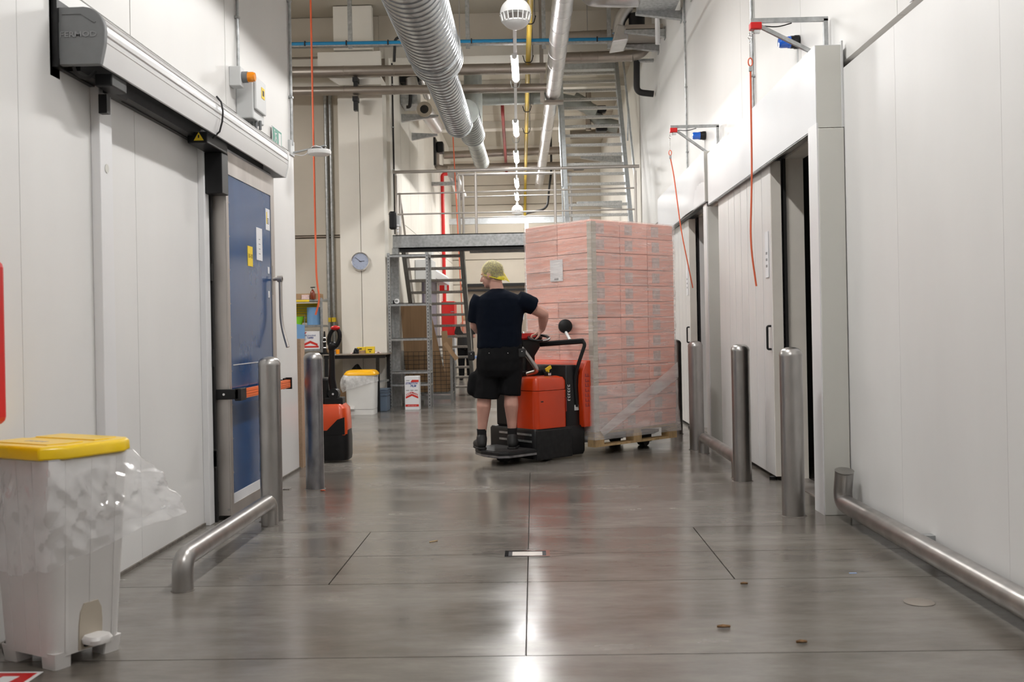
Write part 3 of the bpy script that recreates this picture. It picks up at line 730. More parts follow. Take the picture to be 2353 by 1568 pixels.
# --- insulated foil pipe
fp = thing('foil_pipe','shiny foil clad insulated pipe running up to the top of the view','pipe',(.3,12,4.6))
a0 = W(1300,-60,11.2); a1 = W(1271,212,16.75)
MB().cyl(a0,a1,.13,.13,28).build('near_length','foil',fp,40)
d_ = (a1-a0)
for k in range(1,9):
    p = a0+d_*(k/9); M_ = d_.to_track_quat('Z','Y').to_matrix()
    MB().lathe([(.131,-.012),(.135,-.01),(.135,.01),(.131,.012)],p,M_,28).build('seam_band','foil',fp,40)
b0 = W(1268,222,16.85); b1 = W(1238,428,27.8)
MB().cyl(b0,b1,.11,.11,24).build('far_length','foil',fp,40)
for k in range(1,9):
    p = b0+(b1-b0)*(k/9); M_ = (b1-b0).to_track_quat('Z','Y').to_matrix()
    MB().lathe([(.111,-.012),(.115,-.01),(.115,.01),(.111,.012)],p,M_,24).build('seam_band','foil',fp,40)
MB().box(a1.x-.17,a1.x+.17,16.70,16.90,a1.z-.18,a1.z-.14).box(a1.x-.19,a1.x-.15,16.75,16.85,a1.z-.16,CZ).build('support','clad_pipe',fp)
# --- cross pipes left
def cross_pipe(label, pa, pb, Y, r, mat='clad_pipe', bands=5, ends=None, group='clad cross pipes'):
    A = W(*pa,Y); B = W(*pb,Y); t = thing('clad_pipe', label, 'pipe', (A+B)/2, 0, group)
    path = [A,B] if not ends else bend([A]+ends+[B],.14,6)
    MB().tube(path,r,20).build('pipe_wall',mat,t,40)
    for k in range(1,bands+1):
        p = A+(B-A)*(k/(bands+1)); MB().lathe([(r+.001,-.01),(r+.004,-.008),(r+.004,.008),(r+.001,.01)],p,(B-A).to_track_quat('Z','Y').to_matrix(),20).build('seam_band',mat,t,40)
    return t
u1 = cross_pipe('upper of two brown grey clad pipes crossing above the clock', (560,168), (1254,157), 15.34, .085)
u2 = cross_pipe('lower of two brown grey clad pipes crossing above the clock', (560,212), (1256,202), 15.34, .07)
for pr_,yy in ((u1,166),(u2,210)):
    p = W(817,yy,15.34); MB().box(p.x-.04,p.x+.04,15.27,15.44,p.z-.16,p.z-.09).box(p.x-.03,p.x+.03,15.3,15.4,p.z-.30,p.z-.16).build('wall_support','black_metal',pr_)
p = W(1254,180,15.34); MB().box(p.x-.09,p.x-.03,15.3,15.4,4.7,CZ).build('ceiling_strut','clad_pipe',u1)
cross_pipe('upper of two clad pipes crossing far behind the platform railing', (1020,357), (1300,345), 25.8, .10)
cross_pipe('lower of two clad pipes crossing far behind the platform railing', (1005,386), (1300,380), 25.8, .095)
cp = cross_pipe('short clad pipe at the upper right running to the wall unit', (1302,86), (1418,80), 15.4, .085, bands=2)
p = W(1350,83,15.4); MB().cyl(p,(p.x,p.y,CZ),.006,.006,6).build('hanger','steel_satin',cp)
cq = cross_pipe('clad pipe at the upper right bending round to the right wall', (1296,134), (1452,128), 15.6, .088, bands=3)
e = W(1452,128,15.6); MB().tube(bend([e,e+Vector((.12,0,.03)),e+Vector((.30,.1,.22)),(1.96,15.8,e.z+.34)],.1,5),.088,20).build('elbow','clad_pipe',cq,40)
f0 = W(1463,140,15.7)
bd = thing('black_drain_pipe','short black insulated drop pipe turning into the right wall','pipe',f0,0)
MB().tube(bend([f0,W(1463,212,15.7),(1.96,15.7,W(1463,214,15.7).z-.02)],.1,6),.05,16).build('pipe_wall','black_rubber',bd,50)
MB().box(1.70,1.97,15.66,15.74,f0.z-.02,f0.z+.02).build('bracket','galvanised',bd)
# --- cable tray
ct = thing('cable_tray','bright blue cable bundle on a perforated tray below the ceiling','cable tray',(-.8,15.3,5.7))
A = W(560,110,15.0); B = W(1420,97,15.0)
MB().beam(A,B,.10,.02).build('tray','galvanised',ct)
MB().tube([A+Vector((0,-.03,.035)),B+Vector((0,-.03,.035))],.03,10).build('blue_cables','blue_tray',ct,50)
for k in range(9):
    p = A+(B-A)*((k+.5)/9); MB().cbox(p+Vector((0,-.03,.035)),(.018,.075,.075)).build('cable_tie','black_rubber',ct)
for px in (805,1075,1250,1400):
    p = W(px,102,15.0); MB().box(p.x-.03,p.x+.03,14.97,15.03,p.z-.06,CZ).build('tray_hanger','galvanised',ct)
p = W(905,104,15.0)
MB().tube(bend([p+Vector((0,0,-.25)),p+Vector((.02,0,.12)),p+Vector((.2,0,.12)),p+Vector((.2,0,.0))],.09,6),.022,10).build('cable_loop','black_rubber',ct,50)
# --- gas pipe and sprinkler pipes
yg = thing('gas_pipe','yellow gas pipe running along the ceiling and down the far wall','pipe',(-.2,20,5.9))
MB().tube(bend([W(1219,-10,12.2),W(1212,180,16.3),W(1209,330,22.0),W(1207,421,27.9),W(1206,505,28.05)],.3,5),.037,12).build('pipe_wall','yellow_pipe',yg,50)
for Y,px,py in ((13.15,1217,45),(15.1,1213.5,135),(18.6,1211,250),(20.6,1210,300)):
    p = W(px,py,Y); MB().tube(bend([p+Vector((-.08,0,.05)),p+Vector((-.05,0,-.06)),p+Vector((.05,0,-.06)),p+Vector((.08,0,.05))],.04,4),.008,6).cyl(p+Vector((.07,0,.04)),(p.x+.07,p.y,CZ),.004,.004,6).build('clip','black_metal',yg)
rp = thing('sprinkler_pipe','dark red sprinkler pipe below the ceiling left of the lamps','pipe',(-.7,24,5.6))
MB().tube(bend([W(1154,236,20.2)+Vector((0,0,.35)),W(1155,262,20.2),W(1164,398,27.9)],.1,4),.035,12).build('pipe_wall','dark_red',rp,50)
for f in (.3,.6,.85):
    p = W(1155,262,20.2).lerp(W(1164,398,27.9),f); MB().cyl(p,(p.x,p.y,CZ),.005,.005,6).build('hanger','black_metal',rp)
# --- wall units
def wall_arm(pw, tip, z, Y, parent, h=.11):
    MB().prism([(pw,z),(tip,z),(tip,z-.03),(pw,z-h)],Y-.04,Y+.04,'y').build('bracket_arm','galvanised',parent)
    MB().box(min(pw,pw+.0)-.006,pw+.006,Y-.06,Y+.06,z-h-.03,z+.03).build('wall_plate','galvanised',parent)
ua = thing('pipe_unit','insulated valve unit on galvanised brackets high on the right wall, nearer one','wall unit',(1.7,12.5,5.2))
for Y in (12.9,12.05): wall_arm(1.985,1.40,5.27,Y,ua)
MB().box(1.42,1.90,11.9,13.0,5.27,5.36).build('shelf','galvanised',ua)
MB().lathe([(.20,0),(.20,.5),(.13,.6)],(1.66,12.3,5.36),None,20).build('insulated_vessel','corner_board',ua,40)
MB().tube(bend([(1.45,12.7,5.42),(1.15,12.7,5.42),(.85,12.9,5.5),(.85,13.4,5.7)],.18,6),.14,20).build('foil_elbow','foil',ua,40)
ub = thing('pipe_unit','insulated valve unit with black motor on brackets high on the right wall, farther one','wall unit',(1.7,14.9,5.5))
for Y in (15.2,14.45): wall_arm(1.985,1.40,5.50,Y,ub)
MB().box(1.42,1.95,14.4,15.3,5.51,5.57).build('shelf','clad_pipe',ub)
MB().lathe([(.0001,0),(.11,0),(.12,.04),(.12,.24),(.09,.28),(.0001,.28)],(1.62,14.8,5.57),None,20).build('motor','black_plastic',ub,40)
MB().prism([(1.22,5.35),(1.46,5.38),(1.46,5.58),(1.30,5.62)],14.5,15.1,'y').build('foil_box','foil',ub,bevel=.02)
MB().tube(bend([(1.34,14.8,5.56),(1.36,14.8,5.75),(1.5,14.8,5.95),(1.5,14.8,6.29)],.08,5),.09,18).build('pipe','foil',ub,40)
MB().cyl((1.86,14.3,5.62),(1.86,14.3,5.25),.035,.035,12).build('white_pipe','paper',ub,40)
uc = thing('pipe_unit','open ended foil pipe unit on brackets high on the left wall beyond the clock','wall unit',(-1.95,18,5.0))
q0 = W(975,251,17.4); q1 = W(1003,292,20.3)
MB().tube([q0,q1],[.135,.135],24,False).build('foil_pipe','foil',uc,40)
MB().lathe([(.075,0),(.135,0),(.135,.02),(.075,.02)],q0,Matrix.Rotation(R(-90),3,'X'),24,False).build('insulation_ring','corner_board',uc,40)
MB().lathe([(.0001,.0),(.075,.0),(.075,.012),(.0001,.012)],q0,Matrix.Rotation(R(-90),3,'X'),24).build('pipe_bore','black_rubber',uc,40)
for py,Y in ((246,17.5),(291,19.0)):
    p = W(975,py,Y); MB().prism([(-2.25,p.z-.12),(p.x+.25,p.z-.15),(p.x+.25,p.z-.18),(-2.25,p.z-.26)],Y-.04,Y+.04,'y').build('bracket_arm','galvanised',uc)
MB().box(-2.24,-1.95,17.35,17.9,5.18,5.45).build('valve_box','galvanised',uc)
MB().tube(bend([W(934,246,17.3),W(941,246,17.3),W(943,232,17.3),W(943,205,17.3)],.03,4),.03,10).build('black_hose','black_rubber',uc,50)
MB().tube([W(945,180,17.3),W(950,212,17.3)],[.10,.12],20).tube([W(965,178,17.6),W(982,222,18.6)],[.07,.07],18).build('foil_branch','foil',uc,40)
MB().box(-2.24,-1.90,17.3,17.7,5.55,5.85).build('valve_gear','black_plastic',uc)
ud = thing('pipe_unit','black motor unit with clad elbow on the far left wall behind the railing','wall unit',(-1.95,24,5.2))
p = W(1012,340,23.5); MB().cbox(p,(.16,.3,.26)).build('motor','black_plastic',ud,bevel=.03)
MB().box(-2.25,p.x,23.4,23.6,p.z-.05,p.z+.0).box(-2.25,-2.2,23.2,23.8,p.z-.45,p.z+.2).build('frame','black_metal',ud)
MB().tube(bend([W(1003,352,23.5),W(1003,385,23.5),W(1030,388,23.5)],.1,5),.07,16).build('elbow','clad_pipe',ud,40)
q0 = W(1040,398,22.4); MB().tube([q0,q0+Vector((.1,1.2,-.35))],[.12,.12],20,False).lathe([(.0001,.02),(.118,.02),(.118,.03),(.0001,.03)],q0,Matrix.Rotation(R(-90),3,'X'),20).build('open_foil_pipe','foil',ud,40)
MB().box(-2.25,q0.x+.15,22.6,22.7,q0.z-.24,q0.z-.16).build('bracket_arm','galvanised',ud)
ue = thing('pipe_unit','grey duct fan unit with black motor seen through the upper stair treads','wall unit',(1.6,21.5,5.3))
MB().tube(bend([W(1318,225,21.5),W(1345,240,21.5),W(1380,282,21.5),W(1420,292,21.5)],.2,5),.14,20).build('elbow','grey_duct',ue,40)
MB().cyl(W(1352,200,21.5),W(1352,300,21.5),.06,.06,14).build('riser','clad_pipe',ue,40)
for px,py in ((1380,252),(1382,296),(1330,383)): MB().cbox(W(px,py,21.4),(.24,.25,.14)).build('motor','black_plastic',ue,bevel=.03)
MB().tube([W(1310,310,22),W(1425,305,22)],.10,18).build('cross_pipe','clad_pipe',ue,40)
MB().prism([(1.97,4.95),(1.1,4.95),(1.1,4.9),(1.97,4.75)],21.6,21.75,'y').build('bracket_arm','galvanised',ue)
MB().prism([(1.97,3.95),(1.0,3.95),(1.0,3.9),(1.97,3.78)],21.6,21.75,'y').build('bracket_arm','galvanised',ue)
# --- conduits on the right wall
conduit('grey conduit running up the right wall behind the nearer pull switch', 1.99, 8.80, 2.98, 6.25, .014, side=-1)
conduit('thin grey conduit running up the right wall above the farther pull switch', 1.99, 12.55, 2.98, 6.25, .012, side=-1)
conduit('pair of grey conduits running down the back wall beside the clock pilaster', 0, 0, 0, 0.01) if False else None
cc = thing('conduit','pair of grey conduits running down the back wall beside the clock pilaster','conduit',(-3.25,15.98,1.2),0,'metal conduits')
for px in (754,765):
    p = W(px,600,15.96); MB().cyl((p.x,15.965,.95),(p.x,15.965,5.08),.028,.028,12).build('pipe','galvanised',cc,50)
    MB().box(p.x-.03,p.x+.03,15.93,16.0,1.38,1.45).build('yellow_band','paper_yellow',cc)
MB().box(W(748,800,15.95).x,W(775,800,15.95).x,15.92,16.0,.86,1.02).build('junction_box','paper',cc)
bl = conduit('black cable conduit down the corner of the far corridor wall', -2.25, 16.25, 2.8, 5.6, .014, 'black_rubber')

# --- pull switches with orange cords
def pull_switch(y, ztop, cord_pts, label, xw=1.985):
    t = thing('pull_switch', label, 'pull switch', (xw-.25,y,2.97), 0, 'pull cord switches on the right wall')
    zt = ztop
    MB().beam((xw-.03,y,2.97),(xw-.03,y,zt),.028,.028,(0,1,0)).build('upright','galvanised',t)
    MB().beam((xw-.016,y,zt),(xw-.52,y,zt),.028,.028).build('arm','galvanised',t)
    MB().beam((xw-.47,y,zt-.03),(xw-.10,y,2.975),.024,.024).build('brace','galvanised',t)
    MB().box(xw-.525,xw-.45,y-.03,y+.03,zt-.06,zt-.014).build('switch_body','red_paint',t,bevel=.006)
    MB().box(xw-.50,xw-.46,y-.015,y+.015,zt-.085,zt-.058).build('switch_foot','chrome',t,bevel=.004)
    MB().tube(bend([(xw-.44,y,zt-.035),(xw-.34,y,zt-.045),(xw-.25,y,zt-.02)],.05),.004,6).build('wire','black_rubber',t)
    hx = xw-.525
    lk = MB()
    for k in range(3): lk.tube(arc((hx,y,zt-.085-.022*k),.011,0,2*PI,10,(1,0,0) if k%2 else (0,1,0),(0,0,1)),.0025,6)
    lk.cyl((hx,y,zt-.15),(hx,y,zt-.24),.003,.003,6); lk.beam((hx-.0,y,zt-.085),(hx+.05,y,zt-.075),.006,.006); lk.build('chain','chrome',t,60)
    c = MB(); c.tube(arc((hx,y,zt-.27),.014,0,2*PI,12,(1,0,0),(0,0,1.9)),.0045,6); c.build('cord_loop','red_cord',t,60)
    MB().cbox((hx,y,zt-.315),(.022,.018,.035)).build('cord_clamp','galvanised',t,bevel=.004)
    MB().tube(bend([(hx,y,zt-.32)]+cord_pts,.15,5),.0062,8).build('cord','red_cord',t,60)
    return t
pull_switch(6.58,3.20,[W(1728,400,6.58),W(1724,560,6.58),W(1738,658,6.58)],'nearest pull switch on a galvanised bracket with an orange cord on the right')
pull_switch(10.4,3.28,[W(1548,400,10.4),W(1565,530,10.3),W(1592,662,10.2)],'farther pull switch on a galvanised bracket with an orange cord on the right')
def blue_beacon(px, py, Y, label):
    p = W(px,py,Y); t = thing('beacon', label, 'warning light', (1.9,Y,p.z), 0, 'blue warning beacons')
    M_ = Matrix.Rotation(R(-90),3,'Y')
    MB().lathe([(.0001,0),(.05,0),(.05,.03),(.046,.035),(.046,.06)],(1.985,Y,p.z),M_,20).build('base','black_plastic',t,40)
    MB().lathe([(.044,.06),(.044,.075),(.041,.075),(.041,.13),(.034,.145),(.0001,.148)],(1.985,Y,p.z),M_,20).build('lens','blue_lens',t,40)
    MB().cyl((1.978,Y+.0,p.z-.04),(1.978,Y,2.97),.006,.006,6).build('cable','light_grey_box',t)
blue_beacon(1822,97,7.35,'nearest blue warning beacon on the right wall beside the pull switch')
blue_beacon(1612,312,11.3,'farther blue warning beacon on the right wall beside the pull switch')
pc = thing('ceiling_switch','long orange pull cord hanging from the ceiling in front of the storage shelf','pull cord',W(727,640,14.3),0)
a = W(727,640,14.3); MB().tube(bend([(W(713,-30,14.3).x,14.3,CZ-.02),a,W(735,690,14.3),W(725,724,14.3)],.25,6),.014,8).build('cord','red_cord',pc,60)
MB().box(W(713,-30,14.3).x-.04,W(713,-30,14.3).x+.04,14.26,14.34,CZ-.06,CZ).build('switch_box','red_paint',pc)
pd = thing('ceiling_switch','thin orange pull cord hanging far behind the platform railing','pull cord',W(1040,500,22),0)
MB().cyl((W(1038,300,22).x,22,CZ),W(1064,762,22),.012,.012,6).build('cord','red_cord',pd)
gs = tag(plate(face_matrix((1.985,5.05,2.955),(-1,0,0)),.30,.20,.006).build('exit_sign','ink_white'),'green safety sign at the top edge of the right wall','safety sign')
plate(face_matrix((1.978,5.05,2.955),(-1,0,0)),.28,.18,.001).build('sign_face','sign_green',gs)
# ================================================================ PLATFORM, STAIRS
pf = thing('platform','galvanised steel platform with railing across the corridor behind the worker','platform',(0,16.6,2.55))
MB().box(-2.25,1.97,16.10,16.13,2.55,2.77).box(-2.25,1.97,16.10,16.19,2.755,2.77).box(-2.25,1.97,16.10,16.19,2.55,2.565).build('front_beam','galvanised',pf)
MB().box(-2.25,1.97,16.13,16.30,2.50,2.55).build('lower_flange','black_metal',pf)
MB().box(-1.08,1.97,17.30,17.40,2.55,2.77).build('rear_beam','galvanised',pf)
for x in (-1.08,-.3,.5,1.2,1.9): MB().box(x-.03,x+.03,16.13,17.3,2.58,2.74).build('joist','galvanised',pf)
for k in range(13): MB().box(-1.08,1.97,16.20+k*.085,16.20+k*.085+.075,2.745,2.765).build('deck_plank','galvanised',pf)
MB().box(-2.25,-2.15,16.0,16.12,0,2.55).build('column','galvanised',pf)
MB().box(1.83,1.95,16.14,16.24,0,2.55).build('column','galvanised',pf)
Y = 16.14
zt = W(905,396,Y).z
MB().tube([W(903,396,Y),W(1469,382,Y)],.026,12).build('handrail','stainless',pf,50)
for (pa,pb) in (((913,446),(1461,432)),((913,493),(1461,481))):
    MB().tube([W(*pa,Y),W(*pb,Y)],.013,8).build('mid_rail','stainless',pf,50)
for px in (911,1094,1276,1461):
    p = W(px,480,Y); MB().cyl((p.x,Y,2.6),(p.x,Y,zt-.06),.022,.022,12).cyl((p.x,Y,zt-.07),(p.x,Y,zt),.009,.009,8).build('rail_post','stainless',pf,40)
Y = 17.36
for (pa,pb,r) in (((1052,402),(1314,397),.024),((1058,453),(1313,447),.012),((1058,501),(1313,495),.012)):
    MB().tube([W(*pa,Y),W(*pb,Y)],r,10).build('rear_rail','stainless',pf,50)
zr = W(1180,400,Y).z
for px in (1055,1064,1312): p = W(px,460,Y); MB().cyl((p.x,Y,2.6),(p.x,Y,zr),.022,.022,10).build('rail_post','stainless',pf,40)

def stair(label, x0, x1, ya, za, yb, zb, n, mat, tmat, td=.08, name='steel_stair'):
    """from foot (ya,za) to head (yb,zb)"""
    t = thing(name, label, 'stairs', ((x0+x1)/2,ya,za), 0, 'open steel stairs')
    d = Vector((0,yb-ya,zb-za)); nrm = Vector((0,-(zb-za),yb-ya)).normalized()*.10
    for x in (x0,x1):
        b = MB(); a0 = Vector((x,ya,za)); a1 = Vector((x,yb,zb))
        w = .035
        b.loft([[a0-nrm+Vector((-w,0,0)),a0-nrm+Vector((w,0,0)),a0+nrm+Vector((w,0,0)),a0+nrm+Vector((-w,0,0))],
                [a1-nrm+Vector((-w,0,0)),a1-nrm+Vector((w,0,0)),a1+nrm+Vector((w,0,0)),a1+nrm+Vector((-w,0,0))]])
        b.v = [Vector((p.x,p.y,max(p.z,za))) for p in b.v]
        b.build('stringer',mat,t)
    sg = 1 if yb > ya else -1
    for k in range(n):
        f = (k+.8)/n; y = ya+(yb-ya)*f; z = za+(zb-za)*f
        MB().box(x0+.03,x1-.03,y-td,y+td,z-.035,z).build('tread',tmat,t)
        MB().box(x0+.03,x1-.03,y-td-.005 if sg > 0 else y+td-.02,y-td+.02 if sg > 0 else y+td+.005,z-.04,z+.004).build('nosing',tmat,t)
    return t
pbr('tread_worn',(.36,.335,.30),.5,.6,var=.35,vs=60,vstretch=(1,1,1))
pbr('tread_bright',(.62,.62,.60),.45,.6,var=.3,vs=70)
pbr('stringer_dark',(.30,.30,.29),.5,.6,var=.15,vs=12)
sl = stair('lower steel stair rising from the floor to the platform behind the grey rack', -2.12, -1.16, 18.95, 0, 16.35, 2.70, 14, 'stringer_dark', 'tread_worn')
MB().cyl((-2.17,16.45,2.7),(-2.17,16.45,3.5),.022,.022,10).cyl((-2.17,16.45,3.45),(-2.17,18.6,1.3),.02,.02,10).build('handrail','stainless',sl,40)
su = stair('upper steel stair climbing from the platform toward the ceiling on the right', .60, 1.66, 16.55, 2.77, 18.95, 6.25, 18, 'galvanised_bright', 'tread_bright', .05)
for x in (.53,1.74):
    MB().tube([(x,16.5,3.55),(x,18.4,6.28)],.02,10).build('handrail','galvanised_bright',su,40)
    for f in (.05,.5): MB().cyl((x,16.55+2.4*f,2.8+3.45*f),(x,16.5+1.9*f+.1,3.6+2.7*f),.014,.014,8).build('rail_post','galvanised_bright',su,40)
MB().box(.6,1.66,18.85,19.05,6.1,6.29).build('head_plate','galvanised_bright',su)

# ================================================================ SIDE BAY: clock, bench, shelf, bins
ck = thing('wall_clock','round silver rimmed wall clock on the white pilaster','clock',(-2.74,15.55,2.17))
c = W(828,601,15.52); M_ = Matrix.Rotation(R(90),3,'X')
MB().lathe([(.0001,-.02),(.145,-.02),(.148,.005),(.14,.018),(.128,.012),(.126,.0),(.0001,.0)],c,M_,36).build('rim','chrome',ck,35)
MB().lathe([(.0001,.001),(.127,.001),(.127,.003),(.0001,.003)],c,M_,36).build('face','glass_face',ck)
FY = (0,-1,0)
fy = c.y-.0045
def hand(ang, L, w):
    d = Vector((math.sin(ang),0,math.cos(ang))); MB().beam(Vector((c.x,fy,c.z))-d*.02, Vector((c.x,fy,c.z))+d*L, .0015, w, (0,0,1) if abs(d.z) < .7 else (1,0,0)).build('hand','ink_black',ck)
hand(R(-52),.10,.007); hand(R(86),.065,.009)
for k in range(1,13):
    a = 2*PI*k/12; text('numeral',str(k),.028,'ink_grey',ck,face_matrix((c.x+.105*math.sin(a),fy,c.z+.105*math.cos(a)),FY),.0004)
sp = thing('wall_speaker','black loudspeaker box on the pilaster corner below the platform railing','loudspeaker',(-2.27,15.5,2.9))
p = W(903,507,15.4); MB().cbox(p,(.11,.12,.28)).build('cabinet','black_plastic',sp,bevel=.03,bseg=4)
MB().box(p.x-.02,p.x+.1,15.44,15.6,p.z-.08,p.z+.08).build('bracket','light_grey_box',sp)
for k in range(3): MB().cyl((p.x+.06,15.4,p.z-.08-.045*k),(p.x+.09,15.4,p.z-.08-.045*k),.018,.018,10).build('cable_plug','paper',sp)

bn = thing('workbench','black steel workbench against the back wall beside the white bin','workbench',(-2.9,15.2,0))
zt = .88
MB().box(-3.185,-2.22,14.95,15.53,zt-.02,zt).build('top','clad_pipe',bn,bevel=.003)
MB().box(-3.17,-2.24,14.97,15.0,zt-.07,zt-.02).box(-3.17,-2.24,15.48,15.51,zt-.07,zt-.02).build('apron','black_metal',bn)
for x,y in ((-2.36,14.99),(-2.27,15.49),(-3.14,14.99),(-3.14,15.49)): MB().box(x-.025,x+.025,y-.02,y+.02,0,zt-.07).build('leg','black_metal',bn)
MB().beam((-2.36,15.0,.45),(-2.27,15.48,.45),.02,.03).build('brace','galvanised',bn)
def smallbox(name, label, cat, px0, px1, Y, d, z0, h, mat, group=None):
    x0 = W(px0,800,Y).x; x1 = W(px1,800,Y).x
    return tag(MB().box(x0,x1,Y,Y+d,z0,z0+h).build(name,mat,bevel=.004),label,cat,group)
def printed(o, body, size, mat, loc, n=FY, **k):
    return text('lettering', body, size, mat, o, face_matrix(loc,n), .0004, **k)
y1 = smallbox('yellow_box','low yellow carton on the workbench, left of two','box',820,839,15.12,.1,zt,.10,'paper_yellow','small yellow cartons on the bench')
xm = W(830,800,15.12).x; MB().box(xm-.04,xm+.01,15.117,15.119,zt+.065,zt+.08).build('print_line','ink_black',y1)
y2 = smallbox('yellow_box','larger yellow carton on the workbench, right of two','box',840,859,15.05,.12,zt,.105,'paper_yellow','small yellow cartons on the bench')
xm = W(849.5,800,15.05).x; MB().box(xm-.03,xm+.035,15.047,15.049,zt+.052,zt+.066).build('print_line','ink_black',y2); MB().box(xm-.01,xm+.02,15.047,15.049,zt+.022,zt+.034).build('print_line','ink_black',y2)
x_ = W(832,800,15.02).x
tp = thing('tape_roll','brown parcel tape roll lying on the workbench','tape roll',(x_,15.02,zt))
MB().lathe([(.028,0),(.05,0),(.05,.05),(.028,.05)],(x_,15.02,zt),None,20,False).build('tape','cardboard',tp,40)
MB().lathe([(.026,0),(.028,0),(.028,.05),(.026,.05)],(x_,15.02,zt),None,20,False).build('core','paper',tp,40)
x_ = W(819,800,15.03).x
td = thing('tape_dispenser','black hand tape dispenser on the workbench beside the yellow cartons','tape dispenser',(x_,15.03,zt))
MB().prism([(x_-.05,zt),(x_+.05,zt),(x_+.06,zt+.03),(x_+.02,zt+.06),(x_-.02,zt+.09),(x_-.04,zt+.05)],15.01,15.05,'y').build('frame','black_plastic',td,bevel=.004)
MB().lathe([(.02,-.02),(.035,-.02),(.035,.02),(.02,.02)],(x_+.01,15.03,zt+.05),M_,16,False).build('roll','chrome',td,40)
for i,(a,b,l) in enumerate(((806,816,'crumpled pink paper scrap on the bench left of the yellow cartons'),(862,878,'crumpled pink paper scrap on the bench right of the yellow cartons'))):
    o = MB(); xx = W((a+b)/2,800,15.05).x; w = (b-a)/150
    pts = [[(xx-w/2+w*u/4, 15.02+.08*v/3, zt+.001+.05*abs(noise.noise(Vector((u*1.3+i*9,v*1.7,2)))) ) for u in range(5)] for v in range(4)]
    o.loft([r for r in pts],False,False); o2 = o.build('paper_scrap','paper_pink'); sdm = o2.modifiers.new('s','SOLIDIFY'); sdm.thickness = .004; tag(o2,l,'paper','pink paper scraps on the bench')
x_ = W(776,800,15.1).x
tag(MB().lathe([(.0001,0),(.028,0),(.03,.07),(.0001,.072)],(x_,15.1,zt),None,16).build('orange_cap_tub','amber_block',None,40),'small orange plastic tub on the bench behind the pallet jack handle','tub')
cc_ = thing('crumpled_kraft','crumpled brown kraft paper on the bench left of the pallet jack handle','paper',(W(758,800,15.1).x,15.1,zt))
o = MB(); o.ell((W(758,800,15.1).x,15.1,zt+.055),(.075,.06,.052),14,9)
for p in o.v: p += Vector((noise.noise(p*22),noise.noise(p*22+Vector((5,0,0))),0))*.03
o.build('paper_ball','cardboard',cc_,25)
st = thing('strapping_tool','black strapping tool standing on the bench in front of the shelf','tool',(W(745,790,15.0).x,15.0,zt))
x_ = W(745,790,15.0).x
MB().box(x_-.07,x_+.05,14.97,15.1,zt,zt+.03).lathe([(.03,0),(.022,.12),(.028,.16),(.018,.24),(.012,.33)],(x_,15.03,zt+.02),None,12).build('body','black_plastic',st,40)
for z in (.10,.19,.25): MB().lathe([(.03,-.008),(.034,0),(.03,.008)],(x_,15.03,zt+z),None,12).build('ring','chrome',st,40)

# storage shelf
SY0, SY1 = 15.05, 15.5
sx1 = W(741,700,15.05).x; sx0 = sx1-1.0
sh = thing('storage_shelf','grey steel storage shelf with packing supplies behind the pallet jack','shelf',(sx0+.5,15.3,0))
for x in (sx0,sx1-.04):
    for y in (SY0,SY1-.04): MB().box(x,x+.04,y,y+.004,0,1.74).box(x,x+.004,y,y+.04,0,1.74).build('upright','galvanised',sh)
for z in (1.69,1.30,.93,.45): MB().box(sx0+.002,sx1-.002,SY0+.005,SY1-.005,z,z+.03).build('shelf_board','galvanised',sh)
MB().box(sx1-.012,sx1-.008,SY0+.04,SY1-.04,.9,1.7).build('side_panel','cream_wall',sh)
bp = plate(face_matrix((sx1-.45,SY1-.06,1.52),FY),.62,.30,.006).build('notice_board','paper_yellow',sh)
for k in range(6): plate(face_matrix((sx1-.40,SY1-.067,1.63-.04*k),FY),.40,.006,.001).build('print_line','ink_grey',bp)
MB().box(sx1-.42,sx1-.20,SY0-.003,SY0+.004,1.685,1.715).build('yellow_label','paper_yellow',sh)
tag(MB().box(sx1-.50,sx1-.06,SY0+.03,SY1-.1,1.72,1.81).build('low_carton','cardboard',bevel=.004),'open brown carton tray on top of the storage shelf','box')
tag(MB().box(sx1-.32,sx1-.20,SY0+.005,SY0+.025,1.72,1.79).build('pink_packet','paper_pink',bevel=.004),'pink packet standing on top of the storage shelf','packet')
bt = thing('spray_bottle','amber spray bottle on top of the storage shelf','bottle',(sx1-.15,SY0+.02,1.72))
MB().lathe([(.0001,0),(.038,0),(.04,.01),(.04,.09),(.03,.12),(.016,.135),(.016,.15),(.0001,.151)],(sx1-.15,SY0-.02+.04,1.72),None,18).build('body','amber_glass',bt,40)
MB().cyl((sx1-.15,SY0+.02,1.87),(sx1-.15,SY0+.02,1.895),.012,.012,10).box(sx1-.18,sx1-.11,SY0+.012,SY0+.028,1.893,1.91).build('trigger','chrome',bt)
rl = thing('wipe_roll','thick roll of blue wipes on the middle shelf','paper roll',(sx1-.17,15.22,1.33))
MB().lathe([(.0001,0),(.115,0),(.115,.27),(.03,.27),(.03,.2),(.0001,.2)],(sx1-.165,15.24,1.332),None,28).build('roll','blue_paper',rl,40)
MB().prism([(sx1-.28,1.33),(sx1-.40,1.35),(sx1-.44,1.15),(sx1-.36,1.07),(sx1-.28,1.12),(sx1-.27,1.5)],SY0-.012,SY0-.006,'y').build('hanging_sheet','blue_paper',rl)
lb = thing('lime_bowl','lime green plastic bowl on the middle shelf','bowl',(sx1-.42,15.2,1.33))
MB().lathe([(.0001,0),(.07,0),(.11,.13),(.105,.13),(.066,.008),(.0001,.008)],(sx1-.44,15.25,1.332),None,22,False).build('bowl','lime_plastic',lb,40)
yc = tag(MB().box(sx1-.31,sx1-.20,15.38,15.43,1.332,1.50).build('yellow_pack','paper_yellow',bevel=.003),'yellow packet behind the blue roll on the middle shelf','packet')
